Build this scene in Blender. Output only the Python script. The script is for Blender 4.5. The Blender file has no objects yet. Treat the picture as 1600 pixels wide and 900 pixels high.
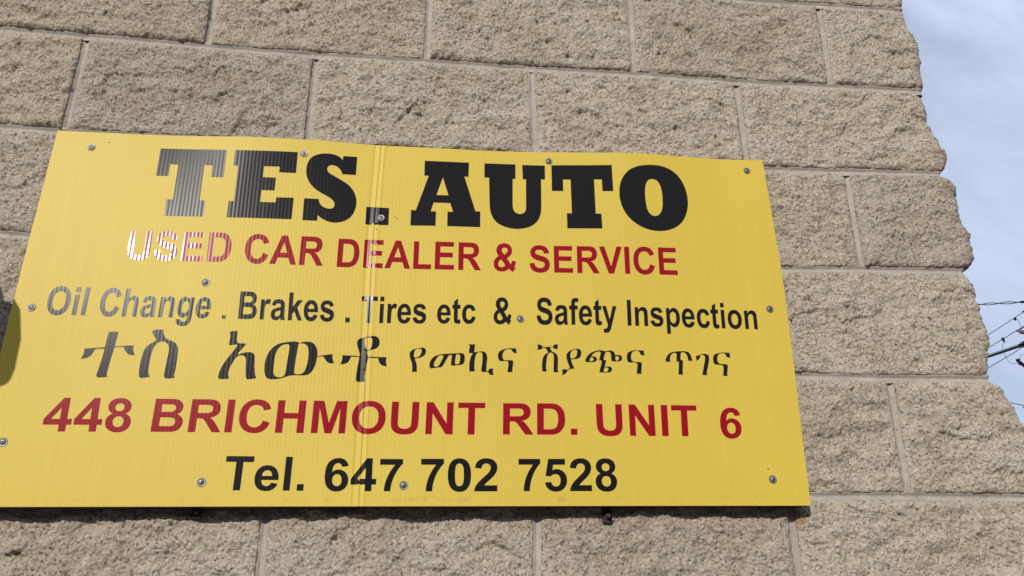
import bpy, math, re
import numpy as np
from mathutils import Vector, Matrix
from mathutils.geometry import delaunay_2d_cdt

sc = bpy.context.scene
COL = sc.collection
RNG = np.random.default_rng(11)

# ------------------------------------------------------------------ camera
GROUND = 0.0
WALL_TOP_REF = 2.70          # height above the ground of the first bed joint of the wall table
cam_data = bpy.data.cameras.new("camera")
cam_data.sensor_width = 36.0
cam_data.lens = 29.2186
cam_data.clip_start = 0.05
cam_data.clip_end = 5000
cam = bpy.data.objects.new("camera", cam_data)
COL.objects.link(cam)
right = Vector((0.99432506, -0.10627003, -0.00493451))
down = Vector((0.03710124, 0.38986578, -0.92012400))
fwd = Vector((0.09970541, 0.91471927, 0.39159607))
M = Matrix((right, -down, -fwd)).transposed().to_4x4()
M.translation = Vector((-0.77705, -1.28163, -1.20866 + WALL_TOP_REF))
cam.matrix_world = M
sc.camera = cam

# ------------------------------------------------------------------ light
SUN_EL, SUN_AZ = math.radians(23.2), math.radians(-22.5)     # azimuth from the wall's normal, to the left
to_sun = Vector((math.sin(SUN_AZ) * math.cos(SUN_EL), -math.cos(SUN_AZ) * math.cos(SUN_EL), math.sin(SUN_EL)))
sd = bpy.data.lights.new("sun", 'SUN')
sd.energy = 3.5
sd.angle = math.radians(0.55)
sd.color = (1.0, 0.93, 0.84)
sun = bpy.data.objects.new("sun", sd)
COL.objects.link(sun)
sun.rotation_euler = to_sun.to_track_quat('Z', 'Y').to_euler()

w = bpy.data.worlds.new("World")
sc.world = w
w.use_nodes = True
nt = w.node_tree
nt.nodes.clear()
def wn(t, **k):
    n = nt.nodes.new(t)
    for a, b in k.items():
        setattr(n, a, b)
    return n
sky = wn('ShaderNodeTexSky', sky_type='NISHITA', sun_disc=False)
sky.sun_elevation = SUN_EL
sky.sun_rotation = math.atan2(to_sun.x, to_sun.y)
sky.air_density = 1.0
sky.dust_density = 1.5
sky.ozone_density = 1.2
tc = wn('ShaderNodeTexCoord')
mp = wn('ShaderNodeMapping')
mp.inputs['Rotation'].default_value = (0.3, 0.5, 0.6)
mp.inputs['Scale'].default_value = (1.6, 5.0, 2.6)
nz = wn('ShaderNodeTexNoise')
nz.inputs['Scale'].default_value = 1.6
nz.inputs['Detail'].default_value = 7
nz.inputs['Roughness'].default_value = 0.55
nz.inputs['Distortion'].default_value = 0.5
cr = wn('ShaderNodeValToRGB')
cr.color_ramp.elements[0].position = 0.34
cr.color_ramp.elements[0].color = (0.50, 0.50, 0.50, 1)
cr.color_ramp.elements[1].position = 0.66
cr.color_ramp.elements[1].color = (1, 1, 1, 1)
mx = wn('ShaderNodeMix', data_type='RGBA')
mx.inputs['B'].default_value = (8.4, 9.4, 12.0, 1)
bg = wn('ShaderNodeBackground')
bg.inputs['Strength'].default_value = 0.088
wo = wn('ShaderNodeOutputWorld')
L = nt.links.new
L(tc.outputs['Generated'], mp.inputs['Vector'])
L(mp.outputs['Vector'], nz.inputs['Vector'])
L(nz.outputs['Fac'], cr.inputs['Fac'])
sz = wn('ShaderNodeSeparateXYZ')
L(tc.outputs['Generated'], sz.inputs[0])
el = wn('ShaderNodeMapRange')                     # thin cloud is seen edge-on near the horizon, sparse overhead
for a_, v_ in zip(('From Min', 'From Max', 'To Min', 'To Max'), (0.58, 0.85, 1.0, 0.15)):
    el.inputs[a_].default_value = v_
L(sz.outputs['Z'], el.inputs['Value'])
ml = wn('ShaderNodeMath', operation='MULTIPLY')
L(cr.outputs['Color'], ml.inputs[0])
L(el.outputs['Result'], ml.inputs[1])
L(ml.outputs[0], mx.inputs['Factor'])
L(sky.outputs['Color'], mx.inputs['A'])
L(mx.outputs['Result'], bg.inputs['Color'])
L(bg.outputs['Background'], wo.inputs['Surface'])

sc.view_settings.view_transform = 'Standard'
sc.view_settings.look = 'None'
sc.view_settings.exposure = -0.02
sc.view_settings.gamma = 1.0
sc.view_settings.use_curve_mapping = False

# lettering data: word, colour, corners of its box on the sign (mm right of / below the sign's top left corner)
WORDS = [
    ('USED', 'r', (143.7, 180.0), (303.2, 180.0), (145.4, 231.2), (303.1, 231.2)),
    ('CAR', 'r', (324.7, 181.4), (450.1, 182.5), (325.6, 232.4), (449.1, 233.6)),
    ('DEALER', 'r', (471.7, 184.2), (705.2, 183.3), (471.0, 234.8), (704.4, 233.7)),
    ('&', 'r', (726.1, 184.1), (763.9, 183.2), (725.5, 234.2), (762.9, 233.4)),
    ('SERVICE', 'r', (786.2, 185.9), (1038.5, 183.5), (785.2, 234.6), (1037.1, 234.1)),
    ('Oil', 'k', (41.4, 279.8), (100.1, 280.1), (41.5, 326.2), (99.5, 326.0)),
    ('Change', 'k', (118.9, 280.5), (284.7, 280.2), (118.3, 326.9), (282.9, 327.1)),
    ('Brakes', 'k', (325.9, 281.7), (471.3, 281.1), (326.5, 327.4), (472.3, 328.8)),
    ('Tires', 'k', (513.9, 284.9), (617.1, 284.0), (513.7, 330.2), (616.4, 328.8)),
    ('etc', 'k', (634.5, 284.7), (696.0, 283.2), (633.6, 328.2), (695.3, 327.5)),
    ('&', 'k', (724.9, 282.1), (753.9, 281.8), (724.4, 327.5), (753.3, 326.9)),
    ('Safety', 'k', (794.9, 280.9), (927.7, 280.2), (794.0, 327.0), (925.9, 326.1)),
    ('Inspection', 'k', (945.2, 281.5), (1166.1, 283.3), (943.6, 326.6), (1164.2, 328.7)),
    ('448', 'r', (70.1, 455.7), (190.6, 455.3), (70.5, 505.3), (191.9, 505.2)),
    ('BRICHMOUNT', 'r', (222.0, 455.7), (710.0, 457.7), (221.1, 505.0), (708.4, 507.1)),
    ('RD.', 'r', (737.7, 458.0), (853.1, 457.6), (736.4, 506.7), (851.1, 506.7)),
    ('UNIT', 'r', (882.7, 458.1), (1043.9, 459.3), (882.2, 507.8), (1041.6, 508.4)),
    ('6', 'r', (1081.4, 462.4), (1115.9, 462.6), (1078.4, 511.0), (1112.6, 511.2)),
    ('Tel.', 'k', (332.8, 540.3), (446.3, 541.5), (331.7, 589.2), (445.4, 590.2)),
    ('647', 'k', (474.8, 543.0), (587.2, 543.8), (474.3, 590.5), (587.1, 591.3)),
    ('702', 'k', (613.7, 544.0), (727.4, 543.9), (614.4, 591.5), (726.7, 591.8)),
    ('7528', 'k', (759.3, 543.9), (908.8, 543.7), (759.3, 591.5), (908.1, 592.0)),
]
DOTS = [[(301.8, 322.0), (307.1, 321.9), (307.8, 327.7), (302.5, 327.8)], [(489.9, 321.9), (496.6, 321.7), (497.1, 329.8), (490.4, 329.9)]]
SCREWS = [(59.0, 29.0), (404.0, 28.0), (826.0, 19.0), (1187.0, 23.0), (271.0, 268.0), (20.0, 315.0), (538.0, 143.0), (768.0, 318.0), (1190.0, 292.0), (22.0, 521.0), (302.0, 578.0), (589.0, 583.0), (1153.0, 575.0)]
HOLES = [(86.0, 18.0), (561.0, 140.0), (565.0, 143.0), (1148.0, 559.0), (532.0, 164.0)]
TRACED = [
    ('T', [[(169.0,25.8),(277.1,26.2),(277.2,78.2),(257.2,77.8),(256.8,55.9),(243.5,55.6),(243.7,122.1),(252.9,122.5),(252.8,151.6),(191.8,151.8),(191.4,121.8),(201.6,121.8),(201.5,55.7),(188.5,55.4),(188.2,77.8),(168.7,78.2)]]),
    ('E', [[(291.3,26.2),(394.1,25.4),(394.0,65.6),(366.5,65.6),(366.6,54.8),(340.8,55.1),(340.8,76.0),(362.1,76.1),(361.8,100.0),(340.9,100.1),(340.4,122.2),(365.3,122.2),(366.0,112.7),(393.9,112.2),(393.5,152.0),(290.3,152.0),(290.4,122.3),(298.6,122.4),(298.8,55.7),(291.2,55.3)]]),
    ('S', [[(470.2,27.3),(493.3,26.9),(492.7,62.7),(470.4,62.8),(469.2,59.6),(467.9,56.5),(466.0,53.6),(463.8,51.2),(461.5,49.3),(458.8,47.8),(455.5,46.7),(452.1,46.2),(449.5,46.9),(447.2,48.1),(446.0,50.0),(445.0,52.0),(444.7,54.4),(445.1,56.9),(446.2,59.4),(448.0,61.7),(450.4,63.6),(453.3,65.3),(457.7,67.7),(462.9,70.5),(468.3,73.7),(473.8,77.2),(478.9,80.6),(483.5,84.5),(487.4,89.2),(490.7,94.2),(493.1,99.4),(494.9,104.7),(496.0,110.0),(496.5,115.3),(496.3,120.6),(495.5,126.0),(494.2,131.5),(492.4,136.7),(489.9,141.2),(486.8,145.1),(483.0,148.4),(478.6,151.2),(473.4,153.3),(467.9,154.7),(462.6,155.0),(457.5,154.6),(452.8,153.5),(448.3,151.8),(444.0,149.6),(440.2,147.1),(437.4,144.9),(434.8,142.6),(434.7,153.0),(411.0,152.8),(410.8,112.4),(434.5,112.5),(435.1,115.6),(436.0,118.7),(437.5,121.6),(439.5,124.2),(442.2,126.4),(445.5,128.2),(449.5,129.4),(453.4,129.8),(456.2,129.3),(458.5,128.1),(459.8,126.3),(460.9,124.3),(460.9,121.6),(460.5,118.9),(459.4,116.2),(457.6,113.7),(454.5,110.8),(450.7,108.0),(445.5,105.1),(439.8,101.9),(434.3,98.7),(428.9,94.9),(423.6,90.1),(419.0,84.7),(415.5,79.2),(412.9,73.5),(411.3,67.5),(410.5,61.3),(410.4,54.7),(411.1,48.3),(412.5,42.9),(414.6,38.2),(417.4,34.2),(421.0,30.9),(425.7,28.3),(430.8,26.3),(436.2,25.2),(441.4,24.7),(446.3,24.6),(450.8,24.9),(455.0,25.8),(458.9,27.1),(462.4,28.9),(465.3,30.9),(467.4,33.1),(469.3,35.3)]]),
    ('.', [[(513.2,122.8),(550.9,123.5),(550.8,155.6),(513.0,155.7)]]),
    ('A', [[(608.5,27.3),(685.0,27.0),(684.2,55.7),(677.0,55.7),(696.1,123.8),(704.2,123.8),(703.8,153.6),(648.4,153.8),(648.7,126.3),(658.1,126.2),(653.1,109.4),(625.0,109.6),(620.4,126.8),(629.3,126.8),(628.9,153.9),(587.2,154.8),(587.5,125.7),(595.5,125.7),(615.9,57.4),(608.3,57.1)],[(640.1,59.1),(650.0,94.5),(629.6,94.8)]]),
    ('U', [[(712.2,26.9),(766.5,26.9),(765.8,56.5),(761.0,56.6),(760.3,85.4),(759.8,108.4),(760.0,113.1),(760.7,117.2),(762.2,120.8),(764.4,123.6),(767.6,125.4),(771.2,126.2),(774.4,125.8),(777.5,124.8),(779.7,122.5),(781.5,119.8),(782.5,115.7),(782.9,111.0),(783.5,86.9),(784.2,56.7),(778.6,56.9),(778.6,27.7),(818.3,28.2),(817.5,56.6),(810.5,56.4),(809.9,84.2),(809.2,107.2),(808.8,115.4),(807.8,122.8),(806.1,129.5),(803.6,135.3),(800.3,140.4),(796.1,144.7),(790.9,148.5),(785.0,151.5),(778.3,153.4),(771.3,154.6),(764.5,154.9),(757.7,154.3),(750.8,153.0),(744.2,150.9),(737.7,147.7),(732.0,143.7),(727.9,138.7),(724.8,133.2),(722.6,127.3),(721.2,120.9),(720.4,114.2),(720.2,106.9),(720.1,84.0),(720.0,56.0),(711.9,55.7)]]),
    ('T', [[(829.9,27.3),(936.9,25.2),(936.4,77.2),(917.4,77.6),(917.7,54.3),(903.8,54.6),(903.0,122.0),(912.7,122.0),(912.9,150.4),(852.4,151.6),(852.9,122.6),(861.5,122.7),(862.5,55.6),(849.0,55.9),(848.5,79.0),(828.9,79.1)]]),
    ('O', [[(1005.1,22.5),(1014.1,22.2),(1023.4,22.7),(1032.4,24.7),(1040.7,28.0),(1048.2,32.8),(1054.5,38.8),(1059.5,45.9),(1063.4,53.8),(1066.3,62.3),(1068.3,71.3),(1069.4,80.7),(1069.5,90.4),(1068.5,100.1),(1066.3,109.7),(1063.0,118.9),(1058.7,127.3),(1053.5,134.4),(1047.3,140.3),(1040.2,145.1),(1032.2,148.7),(1023.0,151.3),(1013.4,152.6),(1004.1,152.3),(995.1,150.7),(986.7,147.9),(978.8,143.8),(971.2,138.5),(964.3,132.2),(958.7,125.2),(954.2,117.6),(950.7,109.3),(948.3,100.6),(947.0,91.5),(946.8,82.3),(947.5,73.1),(949.2,64.2),(951.7,56.3),(955.3,49.0),(960.1,42.0),(965.7,35.9),(971.5,31.7),(977.6,28.6),(984.1,26.1),(990.9,24.4),(997.7,23.2)],[(1007.2,50.7),(1011.1,51.0),(1015.0,52.5),(1017.9,55.2),(1020.2,59.2),(1021.9,64.5),(1023.0,70.8),(1023.6,77.7),(1023.7,85.1),(1023.4,93.1),(1022.6,101.0),(1021.3,107.8),(1019.4,113.7),(1017.0,117.8),(1014.1,121.4),(1010.8,123.0),(1007.3,123.9),(1003.7,123.5),(1000.4,121.8),(997.7,118.9),(995.5,114.9),(994.1,109.9),(993.3,104.1),(992.7,96.6),(992.5,88.5),(992.6,80.4),(993.2,72.7),(994.5,65.6),(996.3,59.7),(998.5,55.9),(1001.2,53.0),(1004.0,51.4)]]),
    ('ተ', [[(137.4,353.0),(139.3,352.4),(141.4,352.0),(146.4,351.9),(152.4,351.8),(152.4,355.0),(152.2,358.3),(151.7,363.5),(151.1,368.6),(151.0,372.1),(151.0,375.4),(154.8,375.1),(158.8,374.8),(163.6,374.2),(168.6,373.7),(173.4,373.4),(178.2,373.3),(177.9,375.6),(177.8,378.0),(178.1,380.1),(178.8,382.3),(180.2,385.1),(181.9,388.2),(179.2,388.6),(176.6,388.7),(174.5,388.2),(172.5,387.2),(170.4,385.8),(168.5,384.0),(166.9,381.9),(165.6,379.8),(165.1,377.8),(164.7,375.9),(161.4,376.0),(158.0,376.2),(154.3,376.5),(150.6,376.9),(149.9,381.3),(149.3,386.0),(148.4,393.6),(147.5,402.0),(146.6,410.7),(146.1,417.9),(146.4,419.7),(146.9,421.5),(148.1,422.6),(145.7,423.0),(143.2,423.4),(140.3,423.8),(137.5,424.1),(135.5,423.9),(133.6,423.7),(131.7,421.2),(132.3,417.6),(132.9,413.8),(134.0,406.3),(135.1,397.9),(136.1,390.3),(136.7,384.0),(136.8,381.5),(136.7,379.2),(133.4,379.2),(130.1,379.3),(127.0,379.4),(124.5,379.8),(123.5,380.3),(122.8,381.2),(122.1,383.1),(121.4,385.3),(120.3,387.8),(118.8,390.2),(116.8,392.1),(114.5,393.6),(112.0,394.5),(109.4,394.9),(107.1,395.1),(104.8,395.2),(106.0,393.7),(107.0,391.9),(107.8,389.5),(108.3,386.6),(108.2,383.2),(108.0,379.6),(111.1,379.2),(114.4,378.8),(119.4,378.4),(125.0,378.0),(130.8,377.3),(136.7,376.7),(137.2,371.2),(137.7,365.6),(138.0,360.1),(138.4,354.5)]]),
    ('ስ', [[(203.2,348.6),(204.5,348.0),(206.2,347.6),(211.8,347.3),(218.4,347.2),(217.9,348.5),(217.6,350.0),(218.1,352.1),(219.0,354.4),(220.3,356.9),(221.9,359.3),(223.7,361.2),(225.8,362.7),(229.2,364.1),(232.7,365.4),(235.6,366.7),(238.1,368.3),(240.1,370.6),(241.7,373.2),(242.7,376.0),(243.2,379.1),(243.6,385.5),(243.8,393.2),(243.8,402.1),(243.6,410.3),(243.1,415.1),(242.6,418.8),(242.8,420.3),(243.3,421.5),(244.0,422.2),(244.8,422.8),(242.7,423.4),(240.5,423.9),(237.7,424.5),(234.8,424.7),(232.4,424.3),(230.2,423.7),(229.2,422.0),(228.4,420.1),(228.3,416.2),(228.5,411.6),(229.1,401.7),(229.7,391.2),(230.1,384.2),(230.1,378.3),(229.6,375.1),(228.4,372.3),(226.7,369.9),(224.6,368.0),(221.7,366.8),(218.8,366.2),(216.6,366.3),(214.5,367.1),(212.4,368.5),(210.5,370.4),(208.9,372.6),(207.7,375.3),(206.6,378.8),(205.8,382.9),(205.1,388.9),(204.7,395.9),(204.5,403.7),(204.6,410.8),(205.1,415.2),(206.0,418.7),(207.3,420.5),(208.9,422.0),(205.6,422.7),(202.3,423.3),(199.0,423.8),(195.6,424.2),(192.9,422.0),(192.2,418.7),(191.7,415.2),(191.4,409.2),(191.4,402.5),(191.8,395.8),(192.5,389.6),(193.2,385.0),(194.2,380.9),(195.5,377.7),(197.2,374.9),(199.2,372.6),(201.6,370.5),(205.0,368.2),(208.8,365.7),(209.0,363.3),(207.4,360.6),(205.7,357.9),(203.8,355.0),(202.2,352.5),(202.0,351.2),(202.1,350.1),(202.6,349.3)]]),
    ('አ', [[(315.6,349.5),(318.3,348.7),(321.0,348.0),(323.9,347.8),(326.9,347.6),(327.5,348.4),(327.9,349.2),(327.9,352.8),(327.9,357.0),(328.2,360.9),(328.8,364.2),(329.9,365.9),(331.2,367.4),(342.9,367.9),(341.9,369.8),(340.7,371.7),(336.4,377.6),(332.3,383.3),(331.9,384.4),(331.5,385.5),(332.8,385.2),(334.0,384.9),(337.6,383.6),(341.8,382.3),(345.5,381.6),(348.8,381.4),(351.6,381.7),(354.0,382.6),(355.6,383.8),(356.8,385.6),(357.5,388.3),(357.9,391.6),(358.3,397.6),(358.8,404.6),(359.8,411.5),(360.9,417.4),(362.0,419.9),(363.3,422.2),(360.2,423.1),(357.0,423.9),(353.6,424.3),(350.1,424.6),(348.9,423.3),(348.0,421.8),(347.1,417.1),(346.3,411.2),(345.9,404.5),(345.6,398.3),(345.1,394.1),(344.2,390.7),(343.0,388.8),(341.3,387.5),(339.3,386.7),(337.2,386.5),(335.1,386.7),(333.3,387.4),(331.8,388.4),(330.5,389.8),(328.8,392.5),(327.1,395.8),(325.0,400.4),(323.1,405.1),(322.0,408.9),(321.4,412.6),(321.3,415.9),(321.6,419.0),(322.5,421.5),(323.5,423.7),(319.8,424.1),(316.2,424.4),(313.0,424.5),(309.8,424.6),(307.5,422.9),(307.4,419.7),(307.6,416.5),(308.6,411.7),(310.2,406.3),(312.8,400.5),(315.9,394.4),(319.7,388.3),(323.7,382.3),(327.4,376.2),(330.1,371.3),(330.1,370.5),(329.9,369.6),(327.7,369.6),(325.3,369.7),(321.9,370.3),(318.2,371.0),(317.9,369.7),(317.6,368.2),(317.6,365.6),(317.7,362.7),(318.0,359.9),(318.1,357.2),(317.9,354.2),(317.3,351.7),(316.5,350.5)]]),
    ('ው', [[(406.3,364.1),(410.1,363.5),(413.4,363.2),(416.2,363.1),(418.6,363.4),(420.6,364.3),(422.4,365.5),(425.6,364.4),(428.9,363.5),(432.5,362.9),(436.1,362.8),(439.1,363.3),(441.9,364.3),(444.5,366.2),(446.8,368.7),(448.6,371.6),(449.8,374.7),(450.6,378.1),(451.0,381.3),(451.1,383.9),(451.1,386.3),(454.1,385.7),(457.2,385.1),(465.0,383.8),(474.0,382.4),(473.9,384.9),(474.1,387.6),(474.8,391.0),(475.8,394.1),(476.7,395.7),(477.6,397.2),(475.0,397.4),(472.4,397.5),(469.7,397.0),(467.2,395.9),(465.1,393.6),(463.3,391.0),(461.9,388.8),(460.6,386.6),(457.9,386.6),(455.3,386.7),(453.0,386.9),(450.8,387.3),(450.6,390.8),(450.2,394.5),(449.4,398.8),(448.2,403.3),(446.4,407.7),(444.2,411.5),(441.8,414.1),(439.0,415.9),(435.7,416.9),(432.0,417.3),(427.2,417.2),(421.8,417.1),(415.6,417.6),(409.8,418.5),(405.7,420.1),(402.0,421.7),(398.0,422.7),(394.1,423.4),(390.0,423.9),(386.1,424.0),(382.8,423.7),(380.0,422.7),(377.7,420.9),(376.0,418.3),(374.8,414.8),(374.0,410.8),(373.6,406.6),(373.5,402.2),(373.7,397.9),(374.2,393.5),(375.3,388.6),(376.9,383.7),(379.0,379.3),(381.7,375.3),(384.8,372.0),(388.3,369.2),(392.0,367.2),(396.2,365.7),(401.3,364.7)],[(402.5,367.6),(404.6,367.6),(406.6,367.7),(407.6,369.9),(408.2,372.1),(408.2,376.6),(407.8,382.1),(407.2,389.5),(406.5,397.4),(406.1,405.0),(405.7,411.4),(405.1,414.7),(404.1,417.4),(402.5,419.3),(400.4,420.4),(397.9,420.9),(395.4,420.7),(392.8,419.8),(390.1,418.6),(388.8,416.6),(387.7,414.4),(387.3,410.2),(387.2,405.2),(387.2,398.8),(387.3,392.2),(387.7,387.0),(388.5,382.4),(389.9,378.2),(391.8,374.6),(394.0,371.7),(396.5,369.6),(399.5,368.3)],[(422.9,365.8),(425.5,365.8),(428.1,366.0),(430.6,366.6),(432.8,367.8),(434.8,369.9),(436.3,372.8),(437.1,376.3),(437.6,380.5),(437.8,385.7),(437.7,391.4),(437.0,397.6),(436.0,403.5),(434.7,408.0),(433.1,411.6),(431.4,413.6),(429.2,414.9),(426.5,415.5),(423.7,415.7),(421.6,415.6),(419.6,415.4),(418.9,414.2),(418.4,412.9),(418.4,407.9),(418.5,401.5),(419.1,392.9),(419.7,384.1),(420.3,377.0),(420.8,371.4),(420.9,369.2),(421.3,367.5),(422.0,366.5)]]),
    ('ቶ', [[(515.2,355.9),(518.6,354.8),(522.5,353.8),(526.1,352.9),(529.7,352.2),(533.6,351.8),(537.1,351.8),(539.4,352.3),(541.4,353.4),(543.2,355.5),(544.5,357.9),(545.0,360.4),(544.9,363.0),(544.7,365.6),(543.9,368.0),(542.5,370.1),(540.6,371.8),(538.0,373.0),(534.9,374.1),(531.0,375.3),(526.7,376.5),(526.4,377.4),(526.3,378.4),(526.8,380.8),(527.5,383.3),(527.8,385.0),(528.0,386.7),(528.8,386.1),(529.7,385.7),(534.9,385.9),(541.7,386.1),(549.1,386.2),(556.9,386.2),(556.4,388.4),(556.1,390.7),(556.1,393.4),(556.4,396.2),(557.1,398.4),(558.0,400.6),(555.3,400.6),(552.7,400.3),(550.2,399.4),(548.0,397.9),(546.3,395.7),(545.2,393.0),(544.4,390.5),(543.9,388.0),(539.0,387.7),(534.5,387.7),(531.4,387.9),(528.5,388.3),(527.8,390.7),(527.3,393.3),(526.4,399.5),(525.5,406.5),(524.8,413.0),(524.3,418.5),(524.4,421.5),(524.8,423.9),(525.4,424.9),(526.1,425.8),(522.3,426.1),(518.8,426.3),(515.9,426.3),(513.1,426.2),(512.3,425.2),(511.8,424.0),(511.6,420.2),(511.7,415.4),(512.4,407.8),(513.3,400.1),(514.2,394.6),(514.9,390.2),(514.9,388.1),(514.9,386.2),(511.6,386.3),(508.4,386.3),(505.4,386.3),(502.4,386.2),(501.7,388.3),(500.9,390.4),(499.7,393.0),(498.1,395.4),(495.5,397.1),(492.6,398.2),(489.5,398.5),(486.4,398.4),(487.3,396.8),(488.0,395.0),(488.7,392.9),(489.2,390.6),(489.4,387.4),(489.4,384.0),(494.6,384.2),(500.0,384.4),(507.3,384.7),(515.1,385.1),(515.6,384.1),(515.8,383.0),(514.9,379.7),(513.6,375.8),(512.2,371.8),(510.9,368.0),(510.4,365.1),(510.3,362.5),(510.7,360.3),(511.7,358.5),(513.2,357.0)],[(523.1,355.7),(524.3,354.8),(525.6,354.1),(528.4,354.4),(530.9,354.9),(532.4,355.8),(533.6,357.0),(533.9,360.0),(533.9,363.1),(533.5,366.6),(532.7,369.9),(531.2,372.5),(529.7,374.4),(528.6,375.1),(527.5,375.4),(525.5,374.5),(524.2,371.4),(523.0,368.4),(522.2,365.2),(521.8,362.2),(521.7,360.1),(521.8,358.3),(522.3,356.9)]]),
    ('የ', [[(597.9,372.8),(600.7,371.8),(603.8,371.0),(606.9,370.3),(609.8,369.8),(611.9,369.6),(613.8,369.7),(615.2,370.5),(616.5,371.5),(617.1,373.0),(617.5,374.6),(617.4,376.7),(616.9,378.8),(616.0,380.7),(614.7,382.4),(613.2,383.8),(611.4,384.9),(608.9,385.8),(606.2,386.6),(603.4,387.1),(600.6,387.5),(600.7,388.9),(601.0,390.3),(601.8,392.2),(602.7,394.4),(603.3,396.8),(603.7,399.3),(603.7,402.1),(603.6,404.8),(604.0,406.9),(604.4,408.9),(602.2,409.3),(600.1,409.6),(598.3,409.4),(596.5,409.2),(596.7,406.8),(596.8,404.2),(596.7,400.8),(596.4,397.3),(595.9,394.9),(595.1,392.5),(594.0,389.7),(593.0,386.9),(592.4,384.4),(592.2,382.0),(592.3,379.8),(592.7,377.8),(593.5,376.3),(594.6,375.0),(596.1,373.8)],[(603.8,371.5),(605.8,371.3),(607.8,371.4),(609.0,371.8),(610.2,372.3),(610.6,373.6),(610.9,375.1),(610.6,377.0),(610.0,379.0),(609.2,381.0),(608.1,382.8),(606.6,384.3),(604.8,385.3),(602.5,385.9),(599.9,386.3),(599.3,385.2),(598.8,384.0),(598.7,382.1),(598.9,379.8),(599.1,377.6),(599.6,375.6),(600.3,374.2),(601.2,373.1),(602.4,372.1)]]),
    ('መ', [[(635.3,381.7),(638.4,380.8),(641.9,380.0),(645.8,379.5),(649.9,379.2),(654.3,378.8),(658.6,378.5),(662.3,378.3),(666.0,378.1),(670.3,377.8),(674.0,377.8),(675.6,378.4),(677.0,379.3),(677.6,381.0),(678.0,382.8),(678.2,385.5),(678.0,388.4),(677.7,391.1),(677.1,393.4),(676.1,395.0),(674.7,396.2),(672.9,396.8),(670.7,397.1),(667.8,397.5),(664.7,397.9),(661.8,398.4),(659.4,398.6),(658.2,398.2),(657.1,397.5),(656.8,396.0),(656.7,394.4),(657.0,391.7),(657.3,388.8),(657.7,385.7),(658.0,383.1),(657.8,382.0),(657.4,381.0),(654.9,380.7),(653.7,381.7),(652.6,382.9),(651.0,385.6),(649.3,388.9),(647.7,392.1),(646.1,395.2),(644.6,398.0),(643.2,400.1),(641.8,401.0),(640.2,401.4),(637.4,401.7),(634.3,402.0),(631.5,402.6),(629.0,403.1),(627.3,403.3),(625.7,403.4),(623.7,401.9),(623.3,400.2),(623.1,398.3),(623.4,395.6),(624.2,392.7),(625.3,390.2),(626.7,387.8),(628.6,385.7),(630.7,383.9),(632.8,382.7)],[(639.9,381.9),(641.8,381.7),(643.6,381.7),(644.8,383.0),(644.6,384.2),(644.3,385.4),(643.0,388.4),(641.4,391.8),(639.9,394.8),(638.5,397.4),(637.2,398.9),(635.9,400.2),(632.2,400.6),(630.4,399.3),(630.0,398.1),(629.9,396.8),(630.3,394.9),(631.1,392.6),(632.3,390.2),(633.7,387.7),(635.1,385.4),(636.6,383.5),(638.2,382.4)],[(665.0,379.9),(666.5,379.7),(668.0,379.6),(669.2,380.0),(670.3,380.5),(670.7,382.0),(671.0,383.6),(671.0,386.3),(670.7,389.3),(670.2,391.8),(669.7,394.2),(668.6,395.2),(667.4,396.0),(665.6,396.2),(663.7,396.2),(663.2,395.3),(662.8,394.3),(663.0,391.7),(663.3,388.7),(663.6,385.7),(664.0,383.0),(664.4,381.4)]]),
    ('ኪ', [[(684.4,362.9),(686.9,362.9),(689.5,362.9),(692.0,362.8),(694.5,362.7),(694.2,365.2),(693.9,367.7),(693.6,370.3),(693.4,372.7),(693.4,374.5),(693.5,376.2),(695.5,375.8),(697.5,375.3),(700.1,374.8),(702.9,374.4),(705.8,374.3),(708.3,374.6),(710.0,375.4),(711.4,376.7),(712.4,378.5),(713.1,380.9),(713.5,383.5),(713.5,386.5),(713.1,390.6),(712.5,395.0),(712.2,399.5),(711.9,403.4),(712.1,405.1),(712.4,406.7),(714.8,406.9),(715.2,405.6),(715.8,404.4),(716.8,403.4),(718.2,402.7),(720.5,402.5),(723.2,402.5),(722.7,403.9),(722.3,405.3),(722.2,407.4),(722.3,409.5),(722.8,411.1),(723.4,412.6),(721.4,412.8),(719.4,412.9),(717.8,412.3),(716.4,411.3),(715.6,409.8),(714.9,408.2),(713.5,408.0),(712.1,407.8),(709.4,408.0),(706.8,408.2),(705.4,407.8),(704.2,407.3),(704.1,405.8),(704.1,404.2),(704.8,399.3),(705.5,393.7),(706.0,388.8),(706.2,384.5),(706.2,381.0),(705.9,378.2),(705.2,377.0),(704.3,376.1),(702.9,375.7),(701.6,375.5),(700.0,375.7),(698.5,376.3),(697.4,377.3),(696.5,378.7),(695.6,380.7),(694.8,383.3),(694.1,386.9),(693.6,391.0),(693.3,395.8),(693.3,400.1),(693.4,402.6),(693.7,404.7),(694.2,405.7),(694.9,406.7),(692.8,407.0),(690.7,407.3),(688.6,407.6),(686.4,407.9),(685.7,407.1),(685.3,406.2),(685.2,401.9),(685.4,396.7),(685.8,392.3),(686.4,388.3),(687.1,385.4),(688.1,382.7),(689.5,380.2),(691.1,377.8),(690.3,377.5),(689.4,377.4),(687.3,377.4),(684.7,377.4),(684.9,375.2),(685.1,372.8),(685.7,369.6),(686.1,366.4),(685.4,364.5)]]),
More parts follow.
